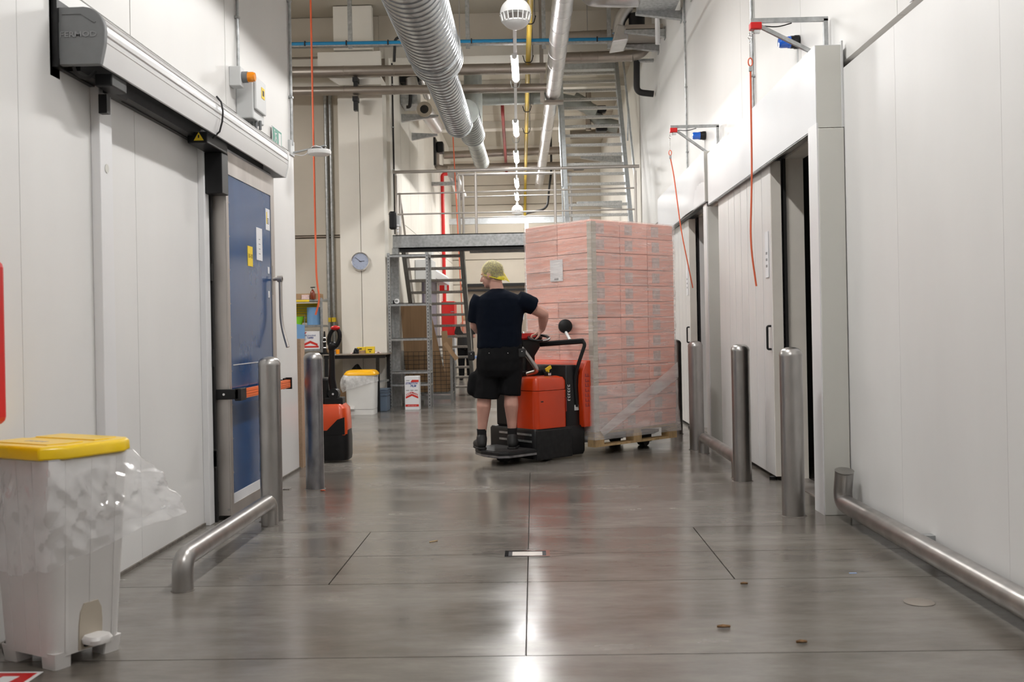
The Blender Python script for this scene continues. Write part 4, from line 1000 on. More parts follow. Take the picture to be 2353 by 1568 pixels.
tb = thing('tape_carton','white carton with red and blue print for packing tape on the lower shelf','box',(sx1-.2,15.2,.96))
MB().box(sx1-.36,sx1-.055,15.07,15.4,.962,1.235).build('carton','paper',tb,bevel=.003)
cx = sx1-.20
printed(tb,'PACKAGING',.03,'ink_blue',(cx,15.0665,1.17)); printed(tb,'TAPES',.036,'ink_blue',(cx,15.0665,1.135),bold=.001)
def chevron(parent, cx, y, z, w):
    b = MB(); h = w*.22
    b.prism([(cx-w/2,z-h),(cx,z),(cx+w/2,z-h),(cx+w/2,z-h*.25),(cx,z+h*.75),(cx-w/2,z-h*.25)],y-.0006,y,'y'); b.build('logo_roof','ink_red',parent)
chevron(tb,cx,15.0695,1.055,.22); MB().box(sx1-.33,sx1-.075,15.0685,15.0695,.985,1.012).build('red_band','ink_red',tb)
MB().prism([(sx1-.36,1.19),(sx1-.32,1.22),(sx1-.25,1.22),(sx1-.29,1.19)],15.0685,15.0695,'y').build('red_flash','ink_red',tb)
gc = thing('green_crate','dark green plastic crate on the lower shelf left of the tape carton','crate',(sx1-.5,15.2,.96))
MB().box(sx1-.62,sx1-.37,15.08,15.4,.962,1.13).build('body','green_plastic',gc,bevel=.006); MB().box(sx1-.63,sx1-.36,15.07,15.41,1.12,1.14).build('rim','green_plastic',gc)
tag(MB().box(sx1-.56,sx1-.50,15.12,15.2,1.142,1.2).build('orange_block','amber_block',bevel=.004),'small orange block in the green crate','block')
tag(MB().prism([(-2.72,.0),(-2.72,.62)][:0] or [(W(786,900,15.1).x,0),(W(803,900,15.1).x,0),(W(803,900,15.1).x,.40),(W(786,900,15.1).x,.40)],14.95,15.2,'y').build('brown_carton','cardboard_dark',bevel=.004),'brown carton standing on the floor behind the white bin','box')

# far bin with amber lid
fb = thing('pedal_bin','white pedal bin with amber lid and plastic bag under the workbench edge','waste bin',(-2.55,14.8,0),0,'pedal bins')
bx, by = W(833,900,14.7).x, 14.66
def rrect(cx, cy, hx, hy, r, z, n=5):
    pts = []
    for (sx,sy,a0) in ((1,1,0),(-1,1,90),(-1,-1,180),(1,-1,270)):
        for k in range(n+1):
            a = R(a0+90*k/n); pts.append(Vector((cx+sx*(hx-r)+r*math.cos(a), cy+sy*(hy-r)+r*math.sin(a), z)))
    return pts
MB().loft([rrect(bx,by,.20,.19,.05,.0),rrect(bx,by,.20,.19,.05,.075)]).build('base','bin_white_far',fb,40)
MB().loft([rrect(bx,by,.202,.19,.05,.08),rrect(bx,by,.215,.20,.05,.58)]).build('body','bin_white_far',fb,40)
MB().loft([rrect(bx,by,.235,.22,.06,.575),rrect(bx,by,.235,.22,.06,.595),rrect(bx,by,.205,.19,.06,.635),rrect(bx,by,.17,.15,.06,.65)]).build('lid','lid_amber',fb,40)
MB().box(bx-.16,bx-.08,by-.20,by-.188,.0,.13).build('pedal_recess','bin_white',fb); MB().box(bx-.16,bx-.08,by-.24,by-.19,.085,.1).build('pedal','bin_white_far',fb)
o = MB(); rings = []
for i,(z,ex) in enumerate(((.585,.012),(.54,.04),(.47,.055),(.40,.05),(.35,.03))):
    ring = []
    for k,p in enumerate(rrect(bx,by,.215,.20,.05,z,6)):
        left = max(0,(bx+.02-p.x)/.2); n_ = noise.noise(p*9+Vector((i,0,0)))
        d = Vector((p.x-bx,p.y-by,0)).normalized(); ring.append(p + d*(.008+ex*left*1.2+.012*n_) + Vector((0,0,.05*(1-left)*i*.6)))
    rings.append(ring)
o.loft(rings,False); o.build('bag','bag_film_far',fb,50)
# crates under the bench
cg = thing('stacking_crate','blue grey plastic stacking crate under the bench end','crate',(-2.3,15.2,0),0,'crates')
MB().box(-2.50,-2.24,15.03,15.40,0,.33).build('body','blue_grey_crate',cg,bevel=.006)
for z in (.25,.30,.335): MB().box(-2.51,-2.23,15.02,15.41,z-.012,z).build('rib','blue_grey_crate',cg)
bgx = W(805,848,15.3)
bgb = thing('dark_bag','dark bundled bag behind the white bin under the bench','bag',(bgx.x,15.3,0))
o = MB(); o.ell((bgx.x+.10,15.30,.36),(.16,.12,.36),16,10)
for p in o.v: p += Vector((noise.noise(p*8),noise.noise(p*8+Vector((3,0,0))),0))*.05
o.build('bundle','black_rubber',bgb,40)

# pallet jack behind the left bollard
pj = thing('pallet_jack','orange and black electric pallet jack with upright tiller behind the scuffed bollard','pallet jack',(-1.98,9.4,0))
jx, jy = -1.985, 9.32
def hull(z, hx, hy, r, dy=0): return rrect(jx, jy+dy, hx, hy, r, z, 4)
MB().loft([hull(.02,.245,.15,.08),hull(.06,.252,.16,.08),hull(.22,.252,.16,.08),hull(.30,.248,.155,.08)]).build('bumper','black_plastic',pj,40)
MB().loft([hull(.24,.246,.156,.07),hull(.36,.246,.156,.07),hull(.50,.235,.15,.07),hull(.54,.20,.12,.06)]).build('hood','jack_orange',pj,40)
MB().prism([(jx-.05,.30),(jx+.06,.30),(jx+.16,.40),(jx+.225,.42),(jx+.225,.26),(jx-.05,.26)],jy-.164,jy-.15,'y').build('bumper_shield','black_plastic',pj)
MB().box(jx-.22,jx+.06,jy-.06,jy+.2,.53,.78).build('battery_box','black_plastic',pj,bevel=.02)
MB().box(jx-.26,jx-.17,jy-.13,jy+.0,.48,.95).build('side_cover','jack_orange',pj,bevel=.02)
ty = jy-.05
pA = W(768,905,ty); pB = W(763,840,ty-.03); pC = W(762,800,ty-.04); pD = W(768,765,ty-.04)
MB().lathe([(.05,-.05),(.055,0),(.05,.05)],pA,Matrix.Rotation(R(90),3,'X'),18).build('tiller_hinge','black_plastic',pj,40)
MB().box(jx+.02,jx+.20,ty-.05,ty+.1,.53,.60).build('hinge_base','black_plastic',pj,bevel=.01)
MB().tube([pA,pA.lerp(pB,.5)+Vector((-.012,0,0)),pB,pC],[.036,.034,.028,.026],12).build('tiller_arm','black_plastic',pj,50)
hd = MB(); hd.tube(arc(pD+Vector((0,0,-.05)),.055,0,2*PI,20,(.9,0,0),(.25,0,1.6)),.02,10); hd.limb([pC,pD+Vector((-.02,0,-.12))],[.035,.04]); hd.build('tiller_loop','black_plastic',pj,50)
MB().ell(pD+Vector((.015,-.02,.045)),(.045,.03,.022),16,8).build('red_button','red_paint',pj,50)
MB().lathe([(.0001,-.006),(.01,-.006),(.01,.006),(.0001,.006)],pA+Vector((.0,-.056,0)),Matrix.Rotation(R(90),3,'X'),12).build('bolt','chrome',pj)
for x in (-.17,.17): MB().box(jx-1.3,jx-.2,jy+x*.6-.05,jy+x*.6+.05,.05,.11).build('fork','jack_orange',pj,bevel=.006)
for x in (-.17,.17): MB().cyl((jx-1.1,jy+x*.6-.04,.04),(jx-1.1,jy+x*.6+.04,.04),.04,.04,14).build('wheel','black_rubber',pj,40)
fbd = thing('fibreboard_sheets','brown fibreboard sheets standing on edge at the end of the left wall','board',(-2.15,9.0,0))
MB().box(-2.26,-2.165,8.85,9.02,0,1.15).build('sheet','fibreboard',fbd); MB().box(-2.16,-2.085,8.87,9.02,0,1.155).build('sheet','fibreboard',fbd)
sc = thing('wall_screen','black flat screen seen edge on, fixed to the end of the left wall','screen',(-2.4,8.85,1.2))
MB().box(-2.9,-2.135,8.86,8.90,1.17,1.80).build('panel','black_plastic',sc,bevel=.005); MB().box(-2.40,-2.15,8.80,8.86,1.3,1.6).build('mount','black_metal',sc)
MB().box(-2.135,-2.128,8.865,8.895,1.22,1.52).build('port_strip','light_grey_box',sc)

# ================================================================ GREY RACK AND WHAT STANDS ROUND IT
RY0, RY1 = 15.58, 15.98
rx0 = W(893,800,RY0).x; rx1 = W(988,800,RY0).x
rk = thing('slotted_rack','tall grey slotted angle rack standing in front of the lower stair','rack',((rx0+rx1)/2,15.8,0))
def holes(z0,z1,x,y,nrm):
    b = MB(); z = z0
    while z < z1:
        if nrm == 'y': b.box(x-.006,x+.006,y-.0012,y,z,z+.018)
        z += .05
    return b
for x,s_ in ((rx0,1),(rx1,-1)):
    for y,q in ((RY0,1),(RY1,-1)):
        b = MB().box(min(x,x+s_*.045),max(x,x+s_*.045),min(y,y+q*.003),max(y,y+q*.003),0,2.44).box(min(x,x+s_*.003),max(x,x+s_*.003),min(y,y+q*.045),max(y,y+q*.045),0,2.44)
        up_ = b.build('upright','galvanised',rk)
        if q == 1: ho = holes(.03,2.42,x+s_*.022,y,'y').build('slot_row','ink_black',up_); ho['kind'] = 'stuff'
for z in (2.385,1.615,1.07,.55,.355):
    MB().box(rx0+.004,rx1-.004,RY0+.004,RY1-.004,z+.022,z+.03).box(rx0+.004,rx1-.004,RY0+.004,RY0+.008,z-.01,z+.03).box(rx1-.008,rx1-.004,RY0+.004,RY1-.004,z-.01,z+.03).build('shelf','galvanised',rk)
fx = thing('stretch_film_box','tall white stretch film carton on the floor in front of the grey rack','box',(-1.9,15.2,0))
ax0 = W(930,900,15.22).x; ax1 = W(963,900,15.22).x; ac = (ax0+ax1)/2
MB().box(ax0,ax1,15.22,15.42,0,.515).build('carton','paper',fx,bevel=.004)
yy = 15.2185
printed(fx,'STRETCH',.044,'ink_blue',(ac-.005,yy,.405),shear=.25,bold=.0012); printed(fx,'FILM',.044,'ink_blue',(ac+.02,yy,.365),shear=.25,bold=.0012)
for xm,w_,z_ in ((ac-.065,.025,.30),(ac,.025,.30),(ac+.065,.025,.30),(ac-.06,.025,.45)): MB().box(xm-w_,xm+w_,yy,yy+.001,z_-.005,z_+.005).build('print_line','ink_grey',fx)
MB().prism([(ac-.02,.425),(ac+.005,.46),(ax1-.004,.46),(ax1-.004,.425)],yy,yy+.001,'y').build('red_flash','ink_red',fx)
chevron(fx,ac,yy+.001,.215,.19)
cl_ = text('lettering','CORMAN',.042,'ink_red',fx,face_matrix((ac,yy-.0005,.232),FY),.0004,1.0,bold=.001)
for v in cl_.data.vertices: v.co.z += .035-abs(v.co.x-ac)*.42
b_ = MB().box(ax0+.008,ax1-.008,yy,yy+.001,.05,.085).build('red_band','ink_red',fx)
text('lettering','www.corman.com',.018,'ink_white',b_,face_matrix((ac,yy-.0004,.0675),FY),.0003)
# wire cage with cardboard
cgx0 = max(-2.205,W(918,850,16.75).x); cgx1 = W(1038,850,16.75).x; gy0, gy1 = 16.70, 17.25
cage = thing('wire_cage','low wire mesh cage holding cardboard sheets under the lower stair','cage',((cgx0+cgx1)/2,17,0))
def mesh_side(p0,p1,z0,z1,n,mz,name):
    b = MB()
    for k in range(n+1):
        q = Vector(p0).lerp(Vector(p1),k/n); b.beam((q.x,q.y,z0),(q.x,q.y,z1),.006,.006)
    for k in range(mz+1):
        z = z0+(z1-z0)*k/mz; b.beam((p0[0],p0[1],z),(p1[0],p1[1],z),.007,.007)
    b.build(name,'black_metal',cage)
for a,b_ in (((cgx0,gy0),(cgx1,gy0)),((cgx1,gy0),(cgx1,gy1)),((cgx0,gy1),(cgx1,gy1)),((cgx0,gy0),(cgx0,gy1))):
    mesh_side((*a,0),(*b_,0),.16,.86,9 if a[1]==b_[1] else 5,10,'mesh_side')
for x in (cgx0,cgx1):
    for y in (gy0,gy1): MB().box(x-.02,x+.02,y-.02,y+.02,0,.88).build('corner_post','stringer_dark',cage)
MB().box(cgx0,cgx1,gy0,gy1,.14,.17).box(cgx0,cgx1,gy0-.01,gy0+.02,.05,.12).build('base','stringer_dark',cage)
for i in range(5):
    y = 16.77+i*.05; x1b = cgx1-.06-i*.02; x0b = cgx0+.05+.01*i
    xt0 = W(920+3*i,700,y).x; xt1 = W(985-4*i,700,y).x+ (0.0)
    zt_ = 1.68-.03*i
    tag(MB().prism([(x0b,.175),(x1b,.175),(xt1,zt_),(xt0,zt_)],y,y+.03,'y').build('cardboard_sheet','cardboard_dark',bevel=.002),
        ['front brown cardboard sheet standing in the wire cage','second brown cardboard sheet in the wire cage','third brown cardboard sheet in the wire cage','fourth brown cardboard sheet in the wire cage','rearmost brown cardboard sheet in the wire cage'][i],'cardboard','cardboard sheets in the wire cage')
sb = thing('cardboard_scrap','torn cardboard scraps sticking out of the right end of the wire cage','cardboard',(cgx1-.05,17.1,.2))
for (a,b_,w) in (((cgx1-.09,17.05,.175),(cgx1-.14,17.05,1.20),.10),((cgx1-.06,17.12,.18),(cgx1-.05,17.12,1.08),.08),((cgx1-.10,16.65,1.0),(cgx1+.10,16.62,.72),.07)):
    MB().beam(a,b_,w,.012,(0,1,0)).build('strip','cardboard',sb)
cl2 = thing('tape_gun','small black and white tape reel lying on the rack shelf','tape',(W(915,695,15.7).x,15.7,1.645))
x_ = W(912,695,15.7).x
MB().lathe([(.02,-.02),(.04,-.02),(.04,.02),(.02,.02)],(x_,15.70,1.686),Matrix.Rotation(R(90),3,'X'),16,False).build('reel','ink_white',cl2,40)
MB().box(x_-.06,x_-.02,15.68,15.72,1.646,1.70).beam((x_+.03,15.7,1.66),(x_+.18,15.7,1.655),.01,.006).build('handle','black_plastic',cl2)

# ================================================================ FAR END
hc = thing('hydrant_cabinet','red fire hose cabinet on the far left wall behind the lower stair','fire cabinet',(-2.1,24.8,1.0))
MB().box(-2.245,-1.93,24.45,25.2,1.08,1.93).build('cabinet','red_paint',hc,bevel=.01); MB().box(-2.2,-1.97,24.44,24.45,1.12,1.88).build('door','red_paint',hc); MB().box(-2.02,-1.94,24.425,24.44,1.66,1.68).build('handle','chrome',hc)
MB().cyl((-2.19,24.7,1.93),(-2.19,24.7,4.95),.045,.045,12).build('riser_pipe','red_paint',hc,40); MB().tube(bend([(-2.19,24.7,4.94),(-2.19,24.7,5.1),(-2.02,24.8,5.12)],.08),.045,12).build('pipe_elbow','red_paint',hc,40)
MB().box(-2.245,-1.95,24.5,25.1,0,1.08).build('stand','light_grey_box',hc)
fs = tag(MB().box(-2.25,-2.02,24.05,24.07,2.15,2.42).build('fire_sign','red_paint'),'red fire equipment sign above the hose cabinet','sign'); MB().box(-2.13,-2.07,24.045,24.05,2.19,2.34).build('symbol','ink_white',fs)
fo = thing('door_operator','white door motor cover with grey box on the far left wall behind the stair','door operator',(-2.1,21,2.3))
MB().prism([(-2.245,2.52),(-2.05,2.52),(-1.98,2.44),(-2.0,2.3),(-2.245,2.3)],19.8,23.9,'y').build('cover','cover_white',fo,30); MB().box(-2.245,-1.92,19.05,19.8,2.2,2.58).build('motor_box','light_grey_box',fo,bevel=.01); MB().box(-2.245,-2.2,20.2,23.4,0,2.3).build('leaf','purple_grey',fo)
MB().box(-2.20,-2.17,20.3,20.6,0,2.3).box(-2.20,-2.17,22.6,22.9,0,2.3).build('leaf_frame','stainless',fo)
fbx = tag(MB().box(-2.25,-2.1,20.9,21.3,2.75,3.1).build('meter_box','light_grey_box',bevel=.01),'small grey box high on the far left wall beside the red pipe','box')
fs2 = thing('far_shelving','wooden coloured shelving in the far doorway beyond the stair','shelving',(-1.0,28.6,0))
MB().box(-1.95,-.1,28.5,28.55,0,2.5).build('back_board','wood_shelf',fs2)
for z in (.6,1.25,1.85): MB().box(-1.95,-.1,28.28,28.5,z,z+.10).build('ledge','purple_grey' if z > 1.5 else 'wood_shelf',fs2)
for x in (-1.9,-1.3,-.7,-.14): MB().box(x,x+.04,28.28,28.5,0,2.5).build('post','wood_shelf',fs2)
MB().box(-2.0,-.05,28.12,28.2,2.44,2.52).box(-2.0,-.05,28.1,28.2,2.30,2.36).build('lintel_rail','black_metal',fs2)
for i,(x,h) in enumerate(((-1.83,.5),(-1.23,.45),(-.65,.48))):
    tag(MB().box(x,x+.5,28.29,28.49,.71,.71+h).build('brown_carton','cardboard',bevel=.005),['brown carton on the far shelving, left','brown carton on the far shelving, middle','brown carton on the far shelving, right'][i],'box','cartons on the far shelving')
wb2 = thing('blue_table','low table with bright blue cloth beyond the lower stair','table',(-1.55,25,0))
MB().box(-1.88,-1.05,24.6,25.2,.50,.56).build('top','window_blue',wb2)
for x in (-1.86,-1.12): 
    for y in (24.65,25.1): MB().box(x,x+.05,y,y+.05,0,.5).build('leg','black_metal',wb2)
ebm = tag(MB().box(-2.25,1.6,27.3,27.42,4.12,4.28).box(-.18,-.08,27.3,27.4,0,4.12).build('steel_beam','galvanised_bright'),'light steel beam on a post across the far end wall','beam')
wmo = thing('wall_monitor','small bright screen on the far post behind the worker','screen',(W(1200,715,27.2).x,27.2,1.4))
p = W(1199,718,27.2); MB().box(p.x-.06,p.x+.06,27.2,27.3,p.z-.2,p.z+.2).build('frame','light_grey_box',wmo); plate(face_matrix((p.x,27.198,p.z+.02),FY),.1,.3,.003).build('display','window_blue',wmo)
bxx = tag(MB().tube(bend([(W(1267,395,26.5).x,26.5,CZ),W(1267,395,26.5),W(1262,430,26.5),W(1258,480,26.5),W(1210,490,26.5)],.2,5),.03,10).build('drop_cable','black_rubber',None,50),'dark cable dropping behind the railing to the far beam','cable')
# ================================================================ RIDE-ON TRUCK, PALLET, WRAPPED LOAD
TH = R(41); O = Vector((.245,9.66,0))
TM = Matrix.Translation(O) @ Matrix.Rotation(TH,4,'Z'); TI = TM.inverted()
def TL(px,py,Y): return TI @ W(px,py,Y)
def TX(px,py,x):
    """point of the truck at its local length x seen at a pixel"""
    a = TL(px,py,9.0); b = TL(px,py,10.0); return a.lerp(b,(x-a.x)/(b.x-a.x))
tk = thing('pallet_truck','orange and black ride-on pallet truck carrying the wrapped load','pallet truck',O,TH)
L = dict(local=True)
MB().loft([rrect(-.36,-.07,.31,.32,.04,.03),rrect(-.36,-.07,.32,.33,.04,.06),rrect(-.36,-.07,.32,.33,.04,.28),rrect(-.36,-.07,.31,.32,.04,.30)]).build('chassis','black_plastic',tk,40,**L)
MB().box(-.66,-.22,-.405,-.38,.02,.29).build('side_skirt','black_metal',tk,bevel=.01,**L)
MB().loft([rrect(-.465,-.25,.195,.15,.05,.30),rrect(-.465,-.25,.198,.152,.05,.64)]).build('hood','truck_orange',tk,40,**L)
hl = MB().loft([rrect(-.465,-.25,.195,.15,.05,.645),rrect(-.465,-.25,.195,.15,.05,.72),rrect(-.465,-.25,.18,.135,.05,.755),rrect(-.465,-.25,.14,.10,.05,.768)]).build('hood_lid','truck_orange',tk,40,**L)
MB().box(-.295,-.288,-.404,-.398,.44,.57).box(-.32,-.288,-.404,-.398,.565,.57).build('hood_latch','dark_red',tk,**L)
MB().box(-.60,-.57,-.403,-.398,.54,.55).build('key_slot','black_plastic',tk,**L)
MB().loft([rrect(-.19,-.06,.085,.33,.02,.28),rrect(-.19,-.06,.085,.33,.02,.84),rrect(-.19,-.06,.075,.32,.02,.86)]).build('battery_housing','black_plastic',tk,40,**L)
MB().box(-.62,-.28,-.09,.22,.30,.82).build('storage_box','black_plastic',tk,bevel=.02,**L)
MB().prism([(-.10,.28),(.0,.28),(.0,.90),(-.055,.90),(-.11,.80),(-.125,.66)],-.44,.50,'y').build('load_backrest','truck_orange',tk,30,bevel=.008,**L)
for k in range(7):                                             # worn vertical lettering, one mark for each character
    z = .47+.046*k
    MB().box(-.082,-.028,-.4412,-.4402,z,z+.008).box(-.082,-.07,-.4412,-.4402,z+.008,z+.03).box(-.05,-.04,-.4412,-.4402,z+.008,z+(.02 if k%2 else .03)).build('lettering_mark','dark_red',tk,**L)
for k in range(6):
    z = .535+.026*k
    MB().box(-.262,-.234,-.3955,-.3945,z,z+.005).box(-.262,-.256,-.3955,-.3945,z+.005,z+.018).box(-.240,-.234,-.3955,-.3945,z+.005,z+(.018 if k%2 else .011)).build('lettering_mark','ink_white',tk,**L)
MB().box(-.18,-.13,-.396,-.392,.44,.49).build('rating_plate','light_grey_box',tk,**L)
lv = MB().box(-.42,-.36,-.29,-.25,.765,.80).build('lever_base','black_plastic',tk,**L)
MB().cbox((-.385,-.27,.835),(.07,.012,.03),Matrix.Rotation(R(-25),3,'Y')).box(-.392,-.378,-.276,-.264,.79,.83).build('lever_knob','paper_yellow',lv,**L)
MB().box(-.405,-.392,-.2915,-.29,.773,.793).box(-.386,-.373,-.2915,-.29,.773,.793).build('lettering_mark','ink_white',lv,**L)
# standing platform
pl = [(-.66,-.40),(-.98,-.40),(-1.05,-.34),(-1.06,-.10),(-1.0,.06),(-.88,.14),(-.66,.16)]
MB().prism(pl,.095,.125,'z').build('step_plate','black_metal',tk,bevel=.006,**L)
MB().prism([(x*.985+.0,y*.96) for x,y in pl],.125,.130,'z').build('step_mat','black_rubber',tk,**L)
MB().prism([(x,y) for x,y in pl],.075,.094,'z').build('step_edge','steel_scuffed',tk,**L)
for z in (.18,.24): MB().box(-.685,-.66,-.36,.10,z,z+.018).build('step_bar','galvanised',tk,**L)
MB().box(-.95,-.66,-.28,.02,.05,.08).build('step_bracket','black_metal',tk,**L)
MB().cyl((-.80,-.15,.045),(-.80,-.05,.045),.045,.045,16).build('castor','black_rubber',tk,40,**L)
for y in (-.30,.16): MB().cyl((-.45,y-.04,.07),(-.45,y+.04,.07),.07,.07,20).build('drive_wheel','black_rubber',tk,40,**L)
# forks
for y in (-.20,.20):
    MB().prism([(0,.112),(1.02,.118),(1.10,.135),(1.10,.16),(0,.185)],y-.08,y+.08,'y').build('fork','steel_scuffed',tk,**L)
    MB().cyl((.95,y-.045,.045),(.95,y+.045,.045),.045,.045,18).box(.86,1.02,y-.05,y-.045,.04,.115).box(.86,1.02,y+.045,y+.05,.04,.115).build('load_wheel','black_rubber',tk,40,**L)
# console, steering wheel, guard bar
cA = TL(1206,768,9.33); cB = TL(1214,795,9.36)
MB().loft([rrect(cA.x,cA.y,.10,.07,.03,1.105),rrect(cA.x,cA.y,.11,.08,.03,1.12),rrect(cA.x,cA.y,.10,.07,.03,1.165)]).build('console_top','red_paint',tk,40,**L)
MB().loft([rrect(cA.x,cA.y,.06,.05,.02,1.165),rrect(cA.x,cA.y,.05,.04,.02,1.18)]).build('display','chrome',tk,40,**L)
MB().loft([rrect(cA.x+.03,cA.y,.06,.05,.03,.70),rrect(cA.x+.03,cA.y,.06,.05,.03,.95),rrect(cA.x+.01,cA.y,.12,.08,.03,1.03),rrect(cA.x+.01,cA.y,.12,.08,.03,1.105)]).build('console_column','black_plastic',tk,40,**L)
wc = TL(1238,777,9.25); M_ = Matrix.Rotation(R(14),3,'X') @ Matrix.Rotation(R(-8),3,'Y')
rim = [wc + M_ @ Vector((.095*math.cos(2*PI*k/28),.095*math.sin(2*PI*k/28),0)) for k in range(29)]
sw = MB().tube(rim,.013,10).build('steering_wheel','black_plastic',tk,60,**L)
MB().beam(wc,wc+M_ @ Vector((-.09,.02,0)),.04,.018).beam(wc,wc+M_ @ Vector((.06,.07,0)),.03,.014).ell(wc,(.035,.035,.02),14,8).build('wheel_spoke','black_plastic',tk,50,**L)
MB().tube([wc+M_ @ Vector((.10*math.cos(R(a)),.10*math.sin(R(a)),.004)) for a in range(-110,-20,10)],.008,8).build('wheel_inlay','light_grey_box',tk,60,**L)
g0 = TX(1205,794,-.36); g2 = TX(1341,784,-.09)
MB().beam(g0,g2,.06,.05).build('guard_bar','black_plastic',tk,bevel=.012,**L)
MB().tube(bend([g2+Vector((-.01,0,.0)),TX(1344,792,-.09),TX(1328,840,-.15),TX(1320,872,-.17),TX(1325,935,-.15)],.06,5),.017,10).build('guard_strut','black_plastic',tk,60,**L)
MB().tube(bend([TL(1198,800,9.12),TL(1208,812,9.12),TL(1237,853,9.12),TL(1212,860,9.2)],.05,5),.022,12).build('grab_handle','steel_satin',tk,60,**L)
dk = TX(1299,750,-.07); nd = (TI.to_3x3() @ Vector((.15,-1,.1))).normalized()
MB().lathe([(.0001,-.03),(.05,-.03),(.068,-.01),(.066,.012),(.04,.02),(.0001,.022)],dk,nd.to_track_quat('Z','Y').to_matrix(),24).build('round_mirror','black_plastic',tk,40,**L)
MB().cyl(dk+Vector((0,0,-.05)),TX(1310,782,-.13),.014,.014,10).build('mirror_stem','light_grey_box',tk,40,**L)

pt = thing('wooden_pallet','light wooden pallet under the wrapped load','pallet',O,TH)
PW, PL, PZ = .95, 1.15, .085
for k in range(7):
    y = -PW/2+.0+k*(PW-.10)/6; MB().box(0,PL,y,y+.10,PZ+.122,PZ+.142).build('deck_board','wood',pt,**L)
for x in (0,PL/2-.05,PL-.10): MB().box(x,x+.10,-PW/2,PW/2,PZ+.10,PZ+.121).build('stringer_board','wood',pt,**L)
for x in (0,PL/2-.06,PL-.12):
    for y in (-PW/2,-.055,PW/2-.10): MB().box(x,x+.12,y,y+.10,PZ+.02,PZ+.10).build('block','wood',pt,**L)
for y in (-PW/2,-.055,PW/2-.10): MB().box(0,PL,y,y+.10,PZ,PZ+.02).build('bottom_board','wood',pt,**L)

ld = thing('wrapped_load','tall load of salmon pink cartons wrapped in clear stretch film','wrapped load',O+Vector((0,0,PZ+.143)),TH)
Z0 = PZ+.143; NL = 13; LH = (2.215-Z0)/NL
def T2(p): return p - Vector((0,0,Z0))
cw, cd = PL/3-.006, PW/2-.006
base = MB().box(-cw/2,cw/2,-cd/2,cd/2,.0025,LH-.0025).build('carton','carton_pink',ld,bevel=.004,bseg=1,local=True)
lab = MB().box(-cw*.34,-cw*.06,-cd/2-.0015,-cd/2,LH*.18,LH*.82).build('label','carton_label',base,local=True)
base2 = MB().box(-cw/2-.0015,-cw/2,-cd*.30,cd*.05,LH*.55,LH*.8); 
first = True
for l in range(NL):
    for i in range(3):
        for j in range(2):
            if first: o = base; first = False
            else:
                o = base.copy(); COL.objects.link(o); o.parent = ld
                if j == 0:
                    q = lab.copy(); COL.objects.link(q); q.parent = o
            o.location = ((i+.5)*PL/3+random.uniform(-.003,.003), (j-.5)*PW/2+random.uniform(-.003,.003), l*LH)
# cardboard corner posts
def corner(x,y,sx,sy):
    MB().box(min(x,x+sx*.06),max(x,x+sx*.06),min(y,y+sy*.004),max(y,y+sy*.004),.0,2.2-Z0).box(min(x,x+sx*.004),max(x,x+sx*.004),min(y,y+sy*.06),max(y,y+sy*.06),.0,2.2-Z0).build('corner_post','corner_board',ld,local=True)
e_ = .006
corner(-e_,-PW/2-e_,1,1)
# delivery note under the film
dn = MB().box(-.006,-.003,-.08,.10,1.66-Z0,1.87-Z0).build('delivery_note','paper',ld,local=True)
MB().box(-.0075,-.006,-.02,.04,1.672-Z0,1.69-Z0).build('note_print','ink_grey',dn,local=True)
# film shell
def film(name, mat, z0, z1, off, nz, amp, lower=None):
    b = MB(); rings = []
    per = rrect(PL/2,0,PL/2+off,PW/2+off,.02,0,2); 
    dense = []
    for i in range(len(per)):
        a = per[i]; c_ = per[(i+1)%len(per)]; n = max(1,int((c_-a).length/.035))
        for k in range(n): dense.append(a.lerp(c_,k/n))
    for kz in range(nz+1):
        z = z0+(z1-z0)*kz/nz; ring = []
        for p in dense:
            d = Vector((p.x-PL/2,p.y,0)); d = Vector((d.x/PL,d.y/PW,0)).normalized()
            n_ = noise.noise(Vector((p.x*1.1,p.y*1.1,z*11+.6*p.x))) + .5*noise.noise(Vector((p.x*3,p.y*3,z*23))) + 1.3*(1-abs(noise.noise(Vector((p.x*.9+z*.5,p.y*.9,z*7+p.x*.8-p.y*.5)))))**6
            ring.append(Vector((p.x,p.y,z-Z0)) + d*amp*n_ + d*(0 if not lower else lower*(1-kz/nz)**3))
        rings.append(ring)
    b.loft(rings,False)
    if name == 'film_wrap':
        top = rings[-1]; cxx = Vector((PL/2,0,z1-Z0+.006)); n0 = len(b.v); m_ = len(top)
        inner_ = [Vector((p.x*.5+PL/4,p.y*.5,z1-Z0+.008+.01*noise.noise(p*5))) for p in top]
        b.loft([top,inner_],False); b.add(inner_+[cxx],[(i,(i+1)%m_,m_) for i in range(m_)])
    return b.build(name,mat,ld,180,local=True)
film('film_wrap','stretch_film',Z0-.05,2.222,.012,110,.0055)
film('film_lower_band','stretch_film_thick',Z0-.07,.66,.018,30,.006,.03)
fd = MB(); n = 24; r0, r1 = [], []
for k in range(n+1):
    f = k/n; z = Z0+.02+(.60)*f
    x = .03+(PL-.03)*f
    r0.append(Vector((x,-PW/2-.034-.004*math.sin(k),z-Z0))); r1.append(Vector((x+.05*(1-f),-PW/2-.036,z-Z0-.06-.10*f)))
fd.loft([r0,r1],False,False); fd.build('film_fold','film_fold',ld,180,local=True)

